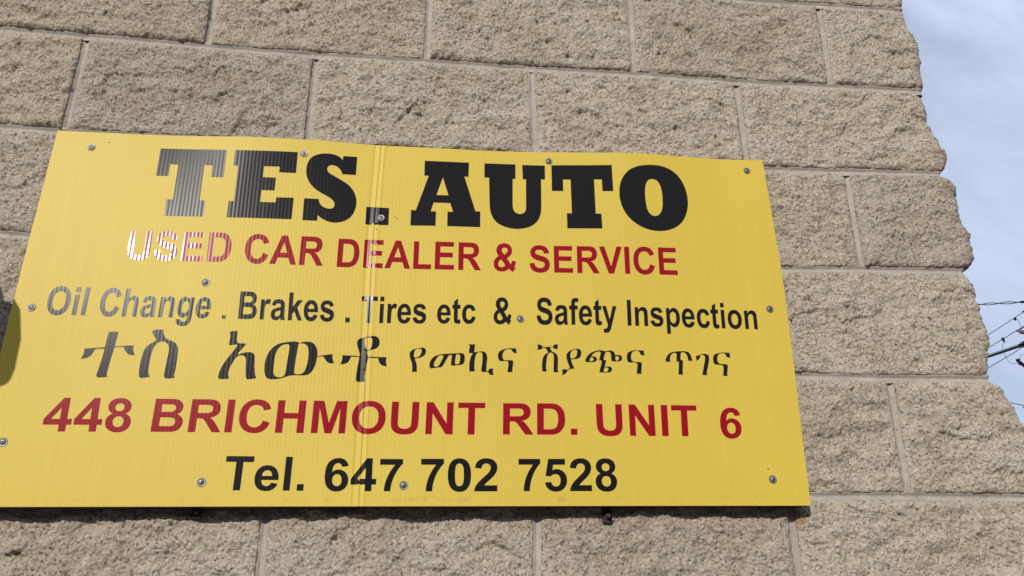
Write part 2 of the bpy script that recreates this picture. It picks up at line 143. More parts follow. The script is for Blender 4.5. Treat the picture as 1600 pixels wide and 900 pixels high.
    ('ና', [[(743.6,369.4),(746.4,368.8),(749.1,368.4),(751.8,368.4),(754.5,368.5),(757.3,368.5),(760.0,368.6),(759.8,370.1),(759.8,371.6),(760.1,374.0),(760.5,376.7),(758.8,376.6),(757.1,376.3),(755.5,375.5),(754.1,374.2),(753.0,372.4),(752.1,370.3),(750.3,370.0),(748.4,369.8),(746.3,370.0),(744.3,370.4),(742.5,371.3),(740.9,372.6),(739.5,374.6),(738.4,376.9),(737.8,379.5),(737.7,381.9),(737.8,383.8),(738.3,385.4),(739.3,386.9),(740.6,388.2),(743.3,388.4),(746.0,388.4),(748.9,388.3),(751.4,388.3),(752.8,388.6),(754.1,389.1),(754.5,390.3),(754.7,391.5),(754.2,394.8),(753.6,398.6),(753.1,402.0),(752.8,404.9),(753.0,406.4),(753.4,407.7),(751.1,407.8),(749.0,407.9),(747.1,407.8),(745.3,407.7),(745.5,405.3),(745.7,402.9),(746.3,400.1),(746.8,397.3),(747.0,394.6),(746.9,392.4),(746.4,391.1),(745.6,389.9),(743.1,389.6),(740.6,389.5),(737.7,389.9),(735.2,390.1),(733.6,389.4),(732.1,388.4),(731.3,385.9),(730.7,383.4),(730.6,380.9),(730.9,378.5),(731.7,376.2),(733.0,374.2),(735.0,372.6),(737.5,371.3),(740.5,370.2)]]),
    ('ሽ', [[(793.7,361.4),(796.4,361.5),(798.9,361.7),(800.4,362.5),(801.5,363.5),(802.0,364.3),(802.3,365.3),(805.9,365.3),(809.7,365.3),(814.3,365.1),(819.0,364.9),(820.2,362.1),(821.5,361.4),(823.0,360.8),(825.0,360.6),(827.3,360.6),(826.7,362.3),(826.3,364.2),(826.5,366.4),(826.9,368.6),(824.7,368.6),(822.7,368.4),(821.4,367.9),(820.3,367.1),(819.6,366.5),(819.0,365.7),(814.0,365.8),(814.5,367.6),(815.1,369.4),(816.0,371.2),(817.3,372.9),(819.5,374.0),(821.7,375.0),(823.6,376.6),(825.0,378.5),(825.8,380.5),(826.1,382.8),(826.0,387.1),(825.8,392.0),(825.4,396.9),(825.1,401.2),(825.4,404.1),(825.9,406.8),(823.8,407.1),(821.8,407.2),(820.0,407.1),(818.4,406.8),(818.5,402.4),(818.7,397.8),(819.2,392.0),(819.5,386.4),(819.7,382.1),(819.5,378.6),(818.9,377.0),(817.9,375.8),(816.6,375.0),(815.2,374.4),(813.8,374.8),(812.4,375.5),(811.1,376.9),(809.9,378.7),(808.9,381.7),(808.2,385.2),(807.5,389.7),(806.9,394.4),(806.6,398.6),(806.7,402.1),(807.2,404.0),(807.9,405.6),(805.6,406.0),(803.4,406.3),(801.9,406.1),(800.4,405.7),(800.2,402.7),(800.2,399.4),(800.4,394.6),(801.0,389.5),(801.8,385.3),(803.0,381.7),(804.6,379.3),(806.5,377.4),(808.8,376.0),(811.1,374.8),(810.0,372.5),(808.9,370.2),(807.6,368.2),(806.3,366.3),(802.3,366.3),(800.7,368.9),(799.0,369.4),(797.2,369.8),(795.3,370.0),(793.2,370.1),(794.2,367.7),(794.8,365.4),(794.4,363.4)]]),
    ('ያ', [[(849.5,369.6),(852.6,368.6),(855.8,367.8),(858.7,367.7),(861.4,367.8),(864.0,370.5),(864.4,372.8),(864.4,375.1),(863.8,377.7),(862.8,380.2),(861.5,382.0),(859.9,383.4),(857.9,384.2),(855.7,384.7),(851.7,385.2),(847.2,385.7),(847.5,387.6),(847.9,389.6),(848.8,392.8),(849.9,396.0),(851.0,398.3),(852.1,400.5),(850.0,400.8),(848.0,401.1),(845.9,401.5),(843.8,402.1),(842.0,403.2),(840.2,404.6),(839.7,406.0),(839.1,407.4),(838.0,408.5),(836.6,409.5),(834.2,410.9),(831.4,412.4),(832.2,409.9),(832.7,407.5),(832.4,405.1),(831.8,402.9),(837.0,401.8),(839.1,403.3),(844.6,400.4),(844.4,399.0),(844.0,397.5),(842.9,394.1),(841.6,390.4),(840.8,387.1),(840.2,384.0),(840.0,381.4),(840.2,379.0),(840.9,376.8),(842.0,374.7),(843.5,373.1),(845.3,371.7),(847.3,370.5)],[(852.3,369.6),(854.2,369.0),(856.1,368.6),(857.6,370.6),(857.7,372.5),(857.6,374.5),(857.1,377.1),(856.3,379.5),(855.1,381.2),(853.7,382.4),(852.0,383.3),(850.2,383.9),(848.5,384.1),(846.7,384.1),(846.4,382.3),(846.2,380.4),(846.5,377.9),(847.0,375.4),(847.9,373.2),(849.1,371.4),(850.6,370.3)]]),
    ('ጭ', [[(878.6,375.3),(881.3,373.5),(884.4,372.0),(888.2,370.7),(892.1,369.9),(895.4,369.6),(898.4,369.8),(901.2,370.7),(903.9,371.3),(906.8,370.6),(909.6,369.8),(912.1,369.8),(914.4,370.3),(916.3,371.2),(918.1,372.2),(919.5,377.6),(922.4,377.2),(925.1,377.0),(927.2,377.6),(929.2,378.5),(929.9,380.3),(930.3,382.1),(930.0,383.9),(929.3,385.7),(928.0,386.7),(926.4,387.5),(923.5,387.8),(920.1,388.0),(917.1,388.1),(914.6,388.0),(913.5,387.4),(912.6,386.6),(912.4,384.7),(912.3,382.7),(912.5,379.4),(912.5,376.2),(911.9,374.5),(911.1,373.0),(909.6,372.2),(908.0,371.6),(906.2,372.0),(904.4,372.6),(903.2,374.8),(902.1,377.1),(901.0,380.8),(899.9,385.0),(900.6,385.6),(901.5,386.1),(902.9,386.1),(904.3,386.0),(903.7,387.9),(903.0,390.0),(902.0,393.4),(900.9,397.2),(903.7,396.9),(906.4,396.7),(908.7,396.9),(910.8,397.3),(912.7,400.1),(912.2,403.3),(911.0,404.7),(909.6,405.8),(907.5,406.3),(905.0,406.5),(902.0,406.6),(898.8,406.7),(895.7,406.6),(892.6,406.4),(892.3,405.4),(892.2,404.3),(893.3,400.8),(894.6,396.5),(895.8,392.2),(896.9,387.9),(896.5,387.3),(895.9,386.8),(894.4,386.6),(892.6,386.4),(893.4,383.7),(894.2,380.8),(895.1,377.3),(896.1,373.6),(894.5,371.8),(892.2,371.9),(889.9,372.2),(887.4,373.1),(884.9,374.5),(882.2,377.2),(879.4,380.3),(881.7,380.0),(883.9,379.9),(886.0,380.5),(888.0,381.2),(889.2,384.1),(888.7,385.8),(888.0,387.3),(886.7,388.5),(885.1,389.3),(881.7,389.7),(877.8,389.7),(874.3,389.7),(870.9,389.7),(870.0,387.2),(870.7,385.2),(871.6,383.2),(873.0,381.1),(874.6,378.9),(876.5,377.0)],[(879.6,381.7),(882.4,381.7),(884.0,383.4),(883.2,386.7),(880.3,388.5),(877.9,388.2),(877.4,387.1),(877.2,386.0),(877.5,384.6),(878.0,383.2),(878.8,382.4)],[(919.7,379.4),(923.6,379.0),(925.2,381.1),(924.9,384.3),(923.0,386.5),(920.6,386.7),(919.7,385.7),(919.1,384.4),(919.3,382.1)],[(900.7,398.4),(902.5,398.1),(904.2,398.1),(905.5,398.9),(906.7,399.9),(906.3,403.1),(904.1,405.4),(900.3,405.7),(898.6,404.6),(899.0,402.9),(899.5,401.4),(900.1,399.9)]]),
    ('ና', [[(945.2,370.4),(948.2,369.4),(951.6,368.7),(955.4,368.7),(959.3,368.9),(963.2,369.0),(967.0,369.0),(966.8,370.8),(966.7,372.6),(967.2,374.7),(967.9,376.9),(965.7,377.1),(963.6,377.0),(962.0,376.2),(960.6,375.2),(959.8,371.6),(958.2,370.4),(956.5,369.5),(954.4,369.4),(952.2,369.8),(950.1,370.5),(948.2,371.8),(946.8,373.6),(945.8,375.8),(945.2,378.3),(944.9,380.8),(945.0,383.1),(945.4,385.1),(946.5,386.6),(948.0,387.6),(949.9,388.3),(952.1,388.6),(955.0,388.5),(957.7,388.4),(959.5,388.7),(961.2,389.2),(961.6,390.6),(961.8,392.1),(961.3,395.8),(960.6,399.9),(960.1,403.0),(959.8,405.6),(960.1,406.8),(960.7,407.9),(958.3,408.2),(956.1,408.3),(954.2,408.2),(952.3,408.0),(952.7,404.7),(953.2,401.4),(953.9,397.7),(954.5,394.3),(954.2,392.4),(953.7,390.7),(952.3,389.9),(950.7,389.3),(948.0,389.3),(945.1,389.4),(942.8,389.5),(940.9,389.3),(939.7,388.5),(938.6,387.4),(938.2,384.9),(938.0,382.4),(938.2,379.4),(938.7,376.6),(939.7,374.4),(941.1,372.6),(943.0,371.3)]]),
    ('ጥ', [[(1011.5,371.9),(1014.8,370.8),(1018.7,369.9),(1023.8,369.4),(1029.0,369.2),(1033.2,369.1),(1036.8,369.4),(1039.3,370.0),(1041.3,371.1),(1042.9,373.1),(1044.0,375.5),(1044.6,377.8),(1045.1,380.3),(1045.5,382.6),(1046.0,385.0),(1044.0,385.2),(1042.2,385.2),(1040.7,385.1),(1039.2,385.0),(1039.0,382.7),(1038.8,380.4),(1038.4,377.9),(1037.7,375.6),(1036.5,373.5),(1035.0,371.8),(1033.1,371.0),(1031.2,370.8),(1029.6,371.1),(1028.1,371.8),(1027.5,374.6),(1027.0,377.4),(1026.6,380.2),(1026.2,382.9),(1026.9,383.7),(1027.8,384.3),(1029.0,384.7),(1030.3,384.9),(1029.8,389.4),(1029.2,394.0),(1028.4,399.0),(1027.8,403.4),(1028.0,405.9),(1028.5,408.1),(1026.5,408.4),(1024.6,408.6),(1022.5,408.6),(1020.5,408.6),(1020.9,405.4),(1021.4,402.0),(1022.1,397.2),(1022.7,392.5),(1023.0,389.7),(1023.3,387.0),(1019.4,386.4),(1019.6,384.0),(1019.8,381.5),(1020.2,378.2),(1020.6,375.1),(1020.2,373.5),(1019.7,372.1),(1017.7,372.1),(1015.8,372.4),(1013.6,373.5),(1011.6,375.2),(1010.2,378.0),(1009.2,380.8),(1008.8,383.0),(1008.7,384.8),(1009.1,386.1),(1009.6,387.3),(1007.5,387.4),(1005.3,387.4),(1003.3,387.3),(1001.3,387.1),(1001.4,385.3),(1001.7,383.3),(1002.8,381.0),(1004.2,378.5),(1005.7,376.4),(1007.4,374.5),(1009.3,373.0)]]),
    ('ገ', [[(1055.7,376.1),(1058.4,375.2),(1061.4,374.2),(1064.3,373.5),(1067.1,373.1),(1069.6,373.2),(1071.7,373.8),(1073.1,374.9),(1074.2,376.2),(1074.4,378.3),(1074.5,380.6),(1073.8,383.9),(1072.8,387.8),(1071.6,392.1),(1070.3,396.5),(1068.8,400.7),(1067.8,404.4),(1067.7,406.9),(1068.0,409.2),(1065.9,409.0),(1063.8,408.9),(1061.8,408.8),(1059.9,408.6),(1060.8,405.1),(1061.9,401.4),(1063.4,396.4),(1065.0,391.1),(1066.4,385.9),(1067.5,381.5),(1067.7,379.4),(1067.7,377.5),(1066.0,375.3),(1064.0,375.1),(1062.1,375.0),(1060.8,375.4),(1059.6,376.0),(1059.6,377.6),(1059.3,379.2),(1058.4,380.9),(1057.0,382.5),(1054.6,383.8),(1052.0,385.1),(1052.5,383.4),(1052.9,381.7),(1052.7,379.6),(1052.3,377.3),(1053.9,376.7)]]),
    ('ና', [[(1089.3,371.9),(1092.8,370.9),(1096.6,370.2),(1099.8,370.1),(1102.9,370.3),(1106.5,370.4),(1110.1,370.5),(1110.0,372.4),(1110.0,374.4),(1110.2,376.5),(1110.4,378.8),(1108.5,378.8),(1106.7,378.6),(1105.1,377.8),(1103.8,376.5),(1103.0,374.4),(1102.3,372.1),(1099.8,371.5),(1097.3,371.2),(1094.8,371.6),(1092.4,372.3),(1090.6,374.3),(1089.2,376.3),(1088.4,378.7),(1088.0,381.1),(1087.9,383.5),(1088.0,385.9),(1089.2,387.6),(1090.8,389.1),(1093.1,389.8),(1095.8,390.0),(1098.2,390.0),(1100.5,390.0),(1102.3,390.4),(1103.9,390.9),(1104.1,392.6),(1104.1,394.4),(1103.4,397.9),(1102.6,401.6),(1102.0,404.6),(1101.6,407.1),(1101.9,408.4),(1102.3,409.6),(1100.1,409.8),(1098.0,409.9),(1096.2,409.8),(1094.5,409.6),(1095.0,406.9),(1095.4,404.1),(1096.2,400.0),(1096.7,396.1),(1096.6,394.5),(1096.2,393.0),(1094.8,392.0),(1093.2,391.3),(1091.0,391.1),(1088.5,391.1),(1086.2,391.0),(1083.9,390.9),(1082.5,389.8),(1081.4,388.4),(1080.9,385.8),(1080.9,382.9),(1081.2,379.9),(1081.9,377.3),(1083.1,375.2),(1084.7,373.6),(1086.8,372.6)]]),
]
GLYPHS = {
'A': (1479, "M1471 0H1149L1021 333H435L314 0H0L571 1466H884ZM926 580L724 1124L526 580Z"),
'B': (1479, "M150 1466H736Q910 1466 995 1451Q1081 1437 1148 1391Q1216 1345 1261 1268Q1306 1192 1306 1097Q1306 994 1250 908Q1195 822 1100 779Q1234 740 1306 646Q1378 552 1378 425Q1378 325 1331 230Q1285 136 1204 79Q1124 23 1006 10Q932 2 649 0H150ZM446 1222V883H640Q813 883 855 888Q931 897 974 940Q1018 984 1018 1055Q1018 1123 980 1165Q943 1208 869 1217Q825 1222 616 1222ZM446 639V247H720Q880 247 923 256Q989 268 1030 314Q1072 361 1072 439Q1072 505 1040 551Q1008 597 947 618Q887 639 685 639Z"),
'C': (1479, "M1087 539L1374 448Q1308 208 1154 91Q1001 -25 765 -25Q473 -25 285 174Q97 374 97 720Q97 1086 286 1288Q475 1491 783 1491Q1052 1491 1220 1332Q1320 1238 1370 1062L1077 992Q1051 1106 968 1172Q886 1238 768 1238Q605 1238 503 1121Q402 1004 402 742Q402 464 502 346Q602 228 762 228Q880 228 965 303Q1050 378 1087 539Z"),
'D': (1479, "M148 1466H689Q872 1466 968 1438Q1097 1400 1189 1303Q1281 1206 1329 1065Q1377 925 1377 719Q1377 538 1332 407Q1277 247 1175 148Q1098 73 967 31Q869 0 705 0H148ZM444 1218V247H665Q789 247 844 261Q916 279 963 322Q1011 365 1041 463Q1071 562 1071 732Q1071 902 1041 993Q1011 1084 957 1135Q903 1186 820 1204Q758 1218 577 1218Z"),
'E': (1366, "M149 0V1466H1236V1218H445V893H1181V646H445V247H1264V0Z"),
'H': (1479, "M149 0V1466H445V889H1025V1466H1321V0H1025V641H445V0Z"),
'I': (569, "M140 0V1466H436V0Z"),
'L': (1251, "M157 0V1454H453V247H1189V0Z"),
'M': (1706, "M145 0V1466H588L854 466L1117 1466H1561V0H1286V1154L995 0H710L420 1154V0Z"),
'N': (1479, "M152 0V1466H440L1040 487V1466H1315V0H1018L427 956V0Z"),
'O': (1593, "M89 724Q89 948 156 1100Q206 1212 292 1301Q379 1390 482 1433Q619 1491 798 1491Q1122 1491 1316 1290Q1511 1089 1511 731Q1511 376 1318 175Q1125 -25 802 -25Q475 -25 282 174Q89 374 89 724ZM394 734Q394 485 509 356Q624 228 801 228Q978 228 1091 355Q1205 483 1205 738Q1205 990 1094 1114Q984 1238 801 1238Q618 1238 506 1112Q394 987 394 734Z"),
'R': (1479, "M150 0V1466H773Q1008 1466 1114 1426Q1221 1387 1285 1286Q1349 1185 1349 1055Q1349 890 1252 782Q1155 675 962 647Q1058 591 1120 524Q1183 457 1289 286L1468 0H1114L900 319Q786 490 744 534Q702 579 655 595Q608 612 506 612H446V0ZM446 846H665Q878 846 931 864Q984 882 1014 926Q1044 970 1044 1036Q1044 1110 1004 1155Q965 1201 893 1213Q857 1218 677 1218H446Z"),
'S': (1366, "M74 477L362 505Q388 360 467 292Q547 224 682 224Q825 224 897 284Q970 345 970 426Q970 478 939 514Q909 551 833 578Q781 596 596 642Q358 701 262 787Q127 908 127 1082Q127 1194 190 1291Q254 1389 373 1440Q493 1491 662 1491Q938 1491 1077 1370Q1217 1249 1224 1047L928 1034Q909 1147 846 1196Q784 1246 659 1246Q530 1246 457 1193Q410 1159 410 1102Q410 1050 454 1013Q510 966 726 915Q942 864 1045 809Q1149 755 1207 660Q1266 566 1266 427Q1266 301 1196 191Q1126 81 998 27Q870 -26 679 -26Q401 -26 252 102Q103 231 74 477Z"),
'T': (1251, "M479 0V1218H44V1466H1209V1218H775V0Z"),
'U': (1479, "M147 1466H443V672Q443 483 454 427Q473 337 544 282Q616 228 740 228Q866 228 930 279Q994 331 1007 406Q1020 481 1020 655V1466H1316V696Q1316 432 1292 323Q1268 214 1203 139Q1139 64 1031 19Q923 -25 749 -25Q539 -25 430 23Q322 72 259 149Q196 227 176 311Q147 436 147 680Z"),
'V': (1366, "M523 0L-1 1466H320L691 381L1050 1466H1364L839 0Z"),
'&': (1479, "M1467 175L1287 -54Q1155 11 1035 124Q942 45 836 9Q730 -26 583 -26Q321 -26 189 121Q87 234 87 379Q87 511 165 616Q244 721 400 799Q330 882 293 956Q257 1030 257 1096Q257 1269 384 1380Q512 1491 749 1491Q978 1491 1106 1374Q1235 1257 1235 1089Q1235 982 1171 887Q1108 793 914 683L1160 358Q1203 434 1234 555L1490 497Q1453 366 1425 301Q1397 237 1366 194Q1411 208 1467 175ZM757 872L853 946Q960 1029 960 1110Q960 1178 908 1220Q857 1263 773 1263Q690 1263 642 1220Q595 1177 595 1119Q595 1050 680 950ZM558 624Q465 577 419 515Q373 453 373 386Q373 301 428 248Q484 196 578 196Q640 196 697 221Q754 246 821 303Z"),
'0': (1139, "M564 1472Q784 1472 908 1315Q1056 1128 1056 723Q1056 319 907 130Q784 -25 564 -25Q343 -25 207 145Q72 315 72 725Q72 1127 220 1316Q343 1472 564 1472ZM564 1240Q511 1240 469 1206Q428 1172 406 1085Q376 972 376 723Q376 475 401 382Q426 289 464 258Q503 228 564 228Q617 228 658 261Q700 295 723 382Q752 495 752 723Q752 971 727 1064Q702 1158 663 1199Q625 1240 564 1240Z"),
'2': (1139, "M1036 261V0H51Q67 148 147 280Q227 413 463 632Q653 809 696 872Q754 959 754 1044Q754 1138 703 1188Q653 1239 564 1239Q476 1239 424 1186Q372 1133 364 1010L84 1038Q109 1270 241 1371Q373 1472 571 1472Q788 1472 912 1355Q1036 1238 1036 1064Q1036 965 1000 875Q965 786 888 688Q837 623 704 501Q571 379 535 339Q500 299 478 261Z"),
'4': (1139, "M638 0V295H38V541L674 1472H910V542H1092V295H910V0ZM638 542V1043L301 542Z"),
'5': (1139, "M91 377L371 406Q383 311 442 255Q501 200 578 200Q666 200 727 271Q788 343 788 487Q788 622 727 689Q667 757 570 757Q449 757 353 650L125 683L269 1446H1012V1183H482L438 934Q532 981 630 981Q817 981 947 845Q1077 709 1077 492Q1077 311 972 169Q829 -25 575 -25Q372 -25 244 84Q116 193 91 377Z"),
'6': (1139, "M1047 1107L775 1077Q765 1161 723 1201Q681 1241 614 1241Q525 1241 463 1161Q402 1081 386 828Q491 952 647 952Q823 952 948 818Q1074 684 1074 472Q1074 247 942 111Q810 -25 603 -25Q381 -25 238 147Q95 320 95 713Q95 1116 244 1294Q393 1472 631 1472Q798 1472 907 1378Q1017 1285 1047 1107ZM411 496Q411 359 474 284Q537 210 618 210Q696 210 748 271Q800 332 800 471Q800 614 744 680Q688 747 604 747Q523 747 467 683Q411 620 411 496Z"),
'7': (1139, "M86 1185V1446H1048V1241Q929 1124 806 905Q683 686 618 439Q554 193 555 0H284Q291 304 409 620Q528 936 726 1185Z"),
'8': (1139, "M318 789Q209 835 159 915Q110 996 110 1092Q110 1256 224 1363Q339 1470 550 1470Q759 1470 874 1363Q990 1256 990 1092Q990 990 937 910Q884 831 788 789Q910 740 973 646Q1037 552 1037 429Q1037 226 907 99Q778 -28 563 -28Q363 -28 230 77Q73 201 73 417Q73 536 132 635Q191 735 318 789ZM375 1069Q375 985 422 938Q470 891 549 891Q629 891 677 938Q725 986 725 1070Q725 1149 677 1196Q630 1244 552 1244Q471 1244 423 1196Q375 1148 375 1069ZM351 446Q351 330 410 265Q470 200 559 200Q646 200 703 262Q760 325 760 443Q760 546 702 608Q644 671 555 671Q452 671 401 600Q351 529 351 446Z"),
'a': (1139, "M357 738L102 784Q145 938 250 1012Q355 1086 562 1086Q750 1086 842 1041Q934 997 971 928Q1009 860 1009 677L1006 349Q1006 209 1019 142Q1033 76 1070 0H792Q781 28 765 83Q758 108 755 116Q683 46 601 11Q519 -24 426 -24Q262 -24 167 65Q73 154 73 290Q73 380 116 450Q159 521 236 558Q314 596 460 624Q657 661 733 693V721Q733 802 693 836Q653 871 542 871Q467 871 425 841Q383 812 357 738ZM733 510Q679 492 562 467Q445 442 409 418Q354 379 354 319Q354 260 398 217Q442 174 510 174Q586 174 655 224Q706 262 722 317Q733 353 733 454Z"),
'c': (1139, "M1074 748L797 698Q783 781 733 823Q684 865 605 865Q500 865 437 792Q375 720 375 550Q375 361 438 283Q502 205 609 205Q689 205 740 250Q791 296 812 407L1088 360Q1045 170 923 73Q801 -24 596 -24Q363 -24 224 123Q86 270 86 530Q86 793 225 939Q364 1086 601 1086Q795 1086 909 1002Q1024 919 1074 748Z"),
'e': (1139, "M762 338L1042 291Q988 137 871 56Q755 -24 580 -24Q303 -24 170 157Q65 302 65 523Q65 787 203 936Q341 1086 552 1086Q789 1086 926 929Q1063 773 1057 450H353Q356 325 421 255Q486 186 583 186Q649 186 694 222Q739 258 762 338ZM778 622Q775 744 715 807Q655 871 569 871Q477 871 417 804Q357 737 358 622Z"),
'f': (682, "M24 1062H180V1142Q180 1276 208 1342Q237 1408 313 1449Q390 1491 507 1491Q627 1491 742 1455L704 1259Q637 1275 575 1275Q514 1275 487 1246Q461 1218 461 1137V1062H671V841H461V0H180V841H24Z"),
'g': (1251, "M121 -70L442 -109Q450 -165 479 -186Q519 -216 605 -216Q715 -216 770 -183Q807 -161 826 -112Q839 -77 839 17V172Q713 0 521 0Q307 0 182 181Q84 324 84 537Q84 804 212 945Q341 1086 532 1086Q729 1086 857 913V1062H1120V109Q1120 -79 1089 -172Q1058 -265 1002 -318Q946 -371 852 -401Q759 -431 616 -431Q346 -431 233 -338Q120 -246 120 -104Q120 -90 121 -70ZM372 553Q372 384 437 305Q503 227 599 227Q702 227 773 307Q844 388 844 546Q844 711 776 791Q708 871 604 871Q503 871 437 792Q372 714 372 553Z"),
'h': (1251, "M430 1466V927Q566 1086 755 1086Q852 1086 930 1050Q1008 1014 1047 958Q1087 902 1101 834Q1116 766 1116 623V0H835V561Q835 728 819 773Q803 818 762 844Q722 871 661 871Q591 871 536 837Q481 803 455 734Q430 666 430 532V0H149V1466Z"),
'i': (569, "M147 1206V1466H428V1206ZM147 0V1062H428V0Z"),
'k': (1139, "M137 0V1466H418V688L747 1062H1093L730 674L1119 0H816L549 477L418 340V0Z"),
'l': (569, "M147 0V1466H428V0Z"),
'n': (1251, "M1116 0H835V542Q835 714 817 764Q799 815 758 843Q718 871 661 871Q588 871 530 831Q472 791 450 725Q429 659 429 481V0H148V1062H409V906Q548 1086 759 1086Q852 1086 929 1052Q1006 1019 1045 967Q1085 915 1100 849Q1116 783 1116 660Z"),
'o': (1251, "M82 546Q82 686 151 817Q220 948 346 1017Q473 1086 629 1086Q870 1086 1024 929Q1178 773 1178 534Q1178 293 1022 134Q867 -24 631 -24Q485 -24 352 42Q220 108 151 235Q82 363 82 546ZM370 531Q370 373 445 289Q520 205 630 205Q740 205 814 289Q889 373 889 533Q889 689 814 773Q740 857 630 857Q520 857 445 773Q370 689 370 531Z"),
'p': (1251, "M139 1062H401V906Q452 986 539 1036Q626 1086 732 1086Q917 1086 1046 941Q1175 796 1175 537Q1175 271 1045 123Q915 -24 730 -24Q642 -24 570 11Q499 46 420 131V-404H139ZM417 549Q417 370 488 284Q559 199 661 199Q759 199 824 277Q889 356 889 535Q889 702 822 783Q755 864 656 864Q553 864 485 784Q417 705 417 549Z"),
'r': (797, "M416 0H135V1062H396V911Q463 1018 516 1052Q570 1086 638 1086Q734 1086 823 1033L736 788Q665 834 604 834Q545 834 504 801Q463 769 439 684Q416 599 416 328Z"),
's': (1139, "M48 303L330 346Q348 264 403 221Q458 179 557 179Q666 179 721 219Q758 247 758 294Q758 326 738 347Q717 367 644 384Q304 459 213 521Q87 607 87 760Q87 898 196 992Q305 1086 534 1086Q752 1086 858 1015Q964 944 1004 805L739 756Q722 818 674 851Q627 884 539 884Q428 884 380 853Q348 831 348 796Q348 766 376 745Q414 717 638 666Q863 615 952 541Q1040 466 1040 332Q1040 186 918 81Q796 -24 557 -24Q340 -24 213 64Q87 152 48 303Z"),
't': (682, "M634 1062V838H442V410Q442 280 447 258Q453 237 472 223Q492 209 520 209Q559 209 633 236L657 18Q559 -24 435 -24Q359 -24 298 1Q237 27 208 67Q180 108 169 177Q160 226 160 375V838H31V1062H160V1273L442 1437V1062Z"),
'y': (1139, "M14 1062H313L567 308L815 1062H1106L731 40L664 -145Q627 -238 593 -287Q560 -336 516 -366Q473 -397 409 -414Q346 -431 266 -431Q185 -431 107 -414L82 -194Q148 -207 201 -207Q299 -207 346 -149Q393 -92 418 -3Z"),
'.': (569, "M147 0V281H428V0Z"),
}

# ------------------------------------------------------------------ helpers
def empty(name, label, cat, loc=(0, 0, 0), group=None, rot=None):
    o = bpy.data.objects.new(name, None)
    o.empty_display_size = 0.1
    COL.objects.link(o)
    o.location = loc
    if rot: o.rotation_euler = rot
    o['label'] = label
    o['category'] = cat
    if group: o['group'] = group
    return o

def mesh_obj(name, verts, faces, mat, parent=None, loc=(0, 0, 0), smooth=True, normals=None):
    me = bpy.data.meshes.new(name)
    v = np.asarray(verts, dtype=np.float64)
    if isinstance(faces, np.ndarray):
        k = faces.shape[1]
        me.vertices.add(len(v))
        me.vertices.foreach_set('co', v.ravel())
        me.loops.add(faces.size)
        me.loops.foreach_set('vertex_index', faces.astype(np.int32).ravel())
        me.polygons.add(len(faces))
        me.polygons.foreach_set('loop_start', np.arange(0, faces.size, k, dtype=np.int32))
        me.update(calc_edges=True)
    else:
        me.from_pydata([tuple(q) for q in v], [], [tuple(int(i) for i in f) for f in faces])
        me.update()
    me.validate()
    if smooth:
        me.polygons.foreach_set('use_smooth', np.ones(len(me.polygons), dtype=bool))
    if normals is not None:
        me.normals_split_custom_set_from_vertices([tuple(n) for n in normals])
    if mat: me.materials.append(mat)
    o = bpy.data.objects.new(name, me)
    COL.objects.link(o)
    o.location = loc
    if parent: o.parent = parent
    return o

def tag(o, label, cat, group=None):
    o['label'] = label
    o['category'] = cat
    if group: o['group'] = group
    return o

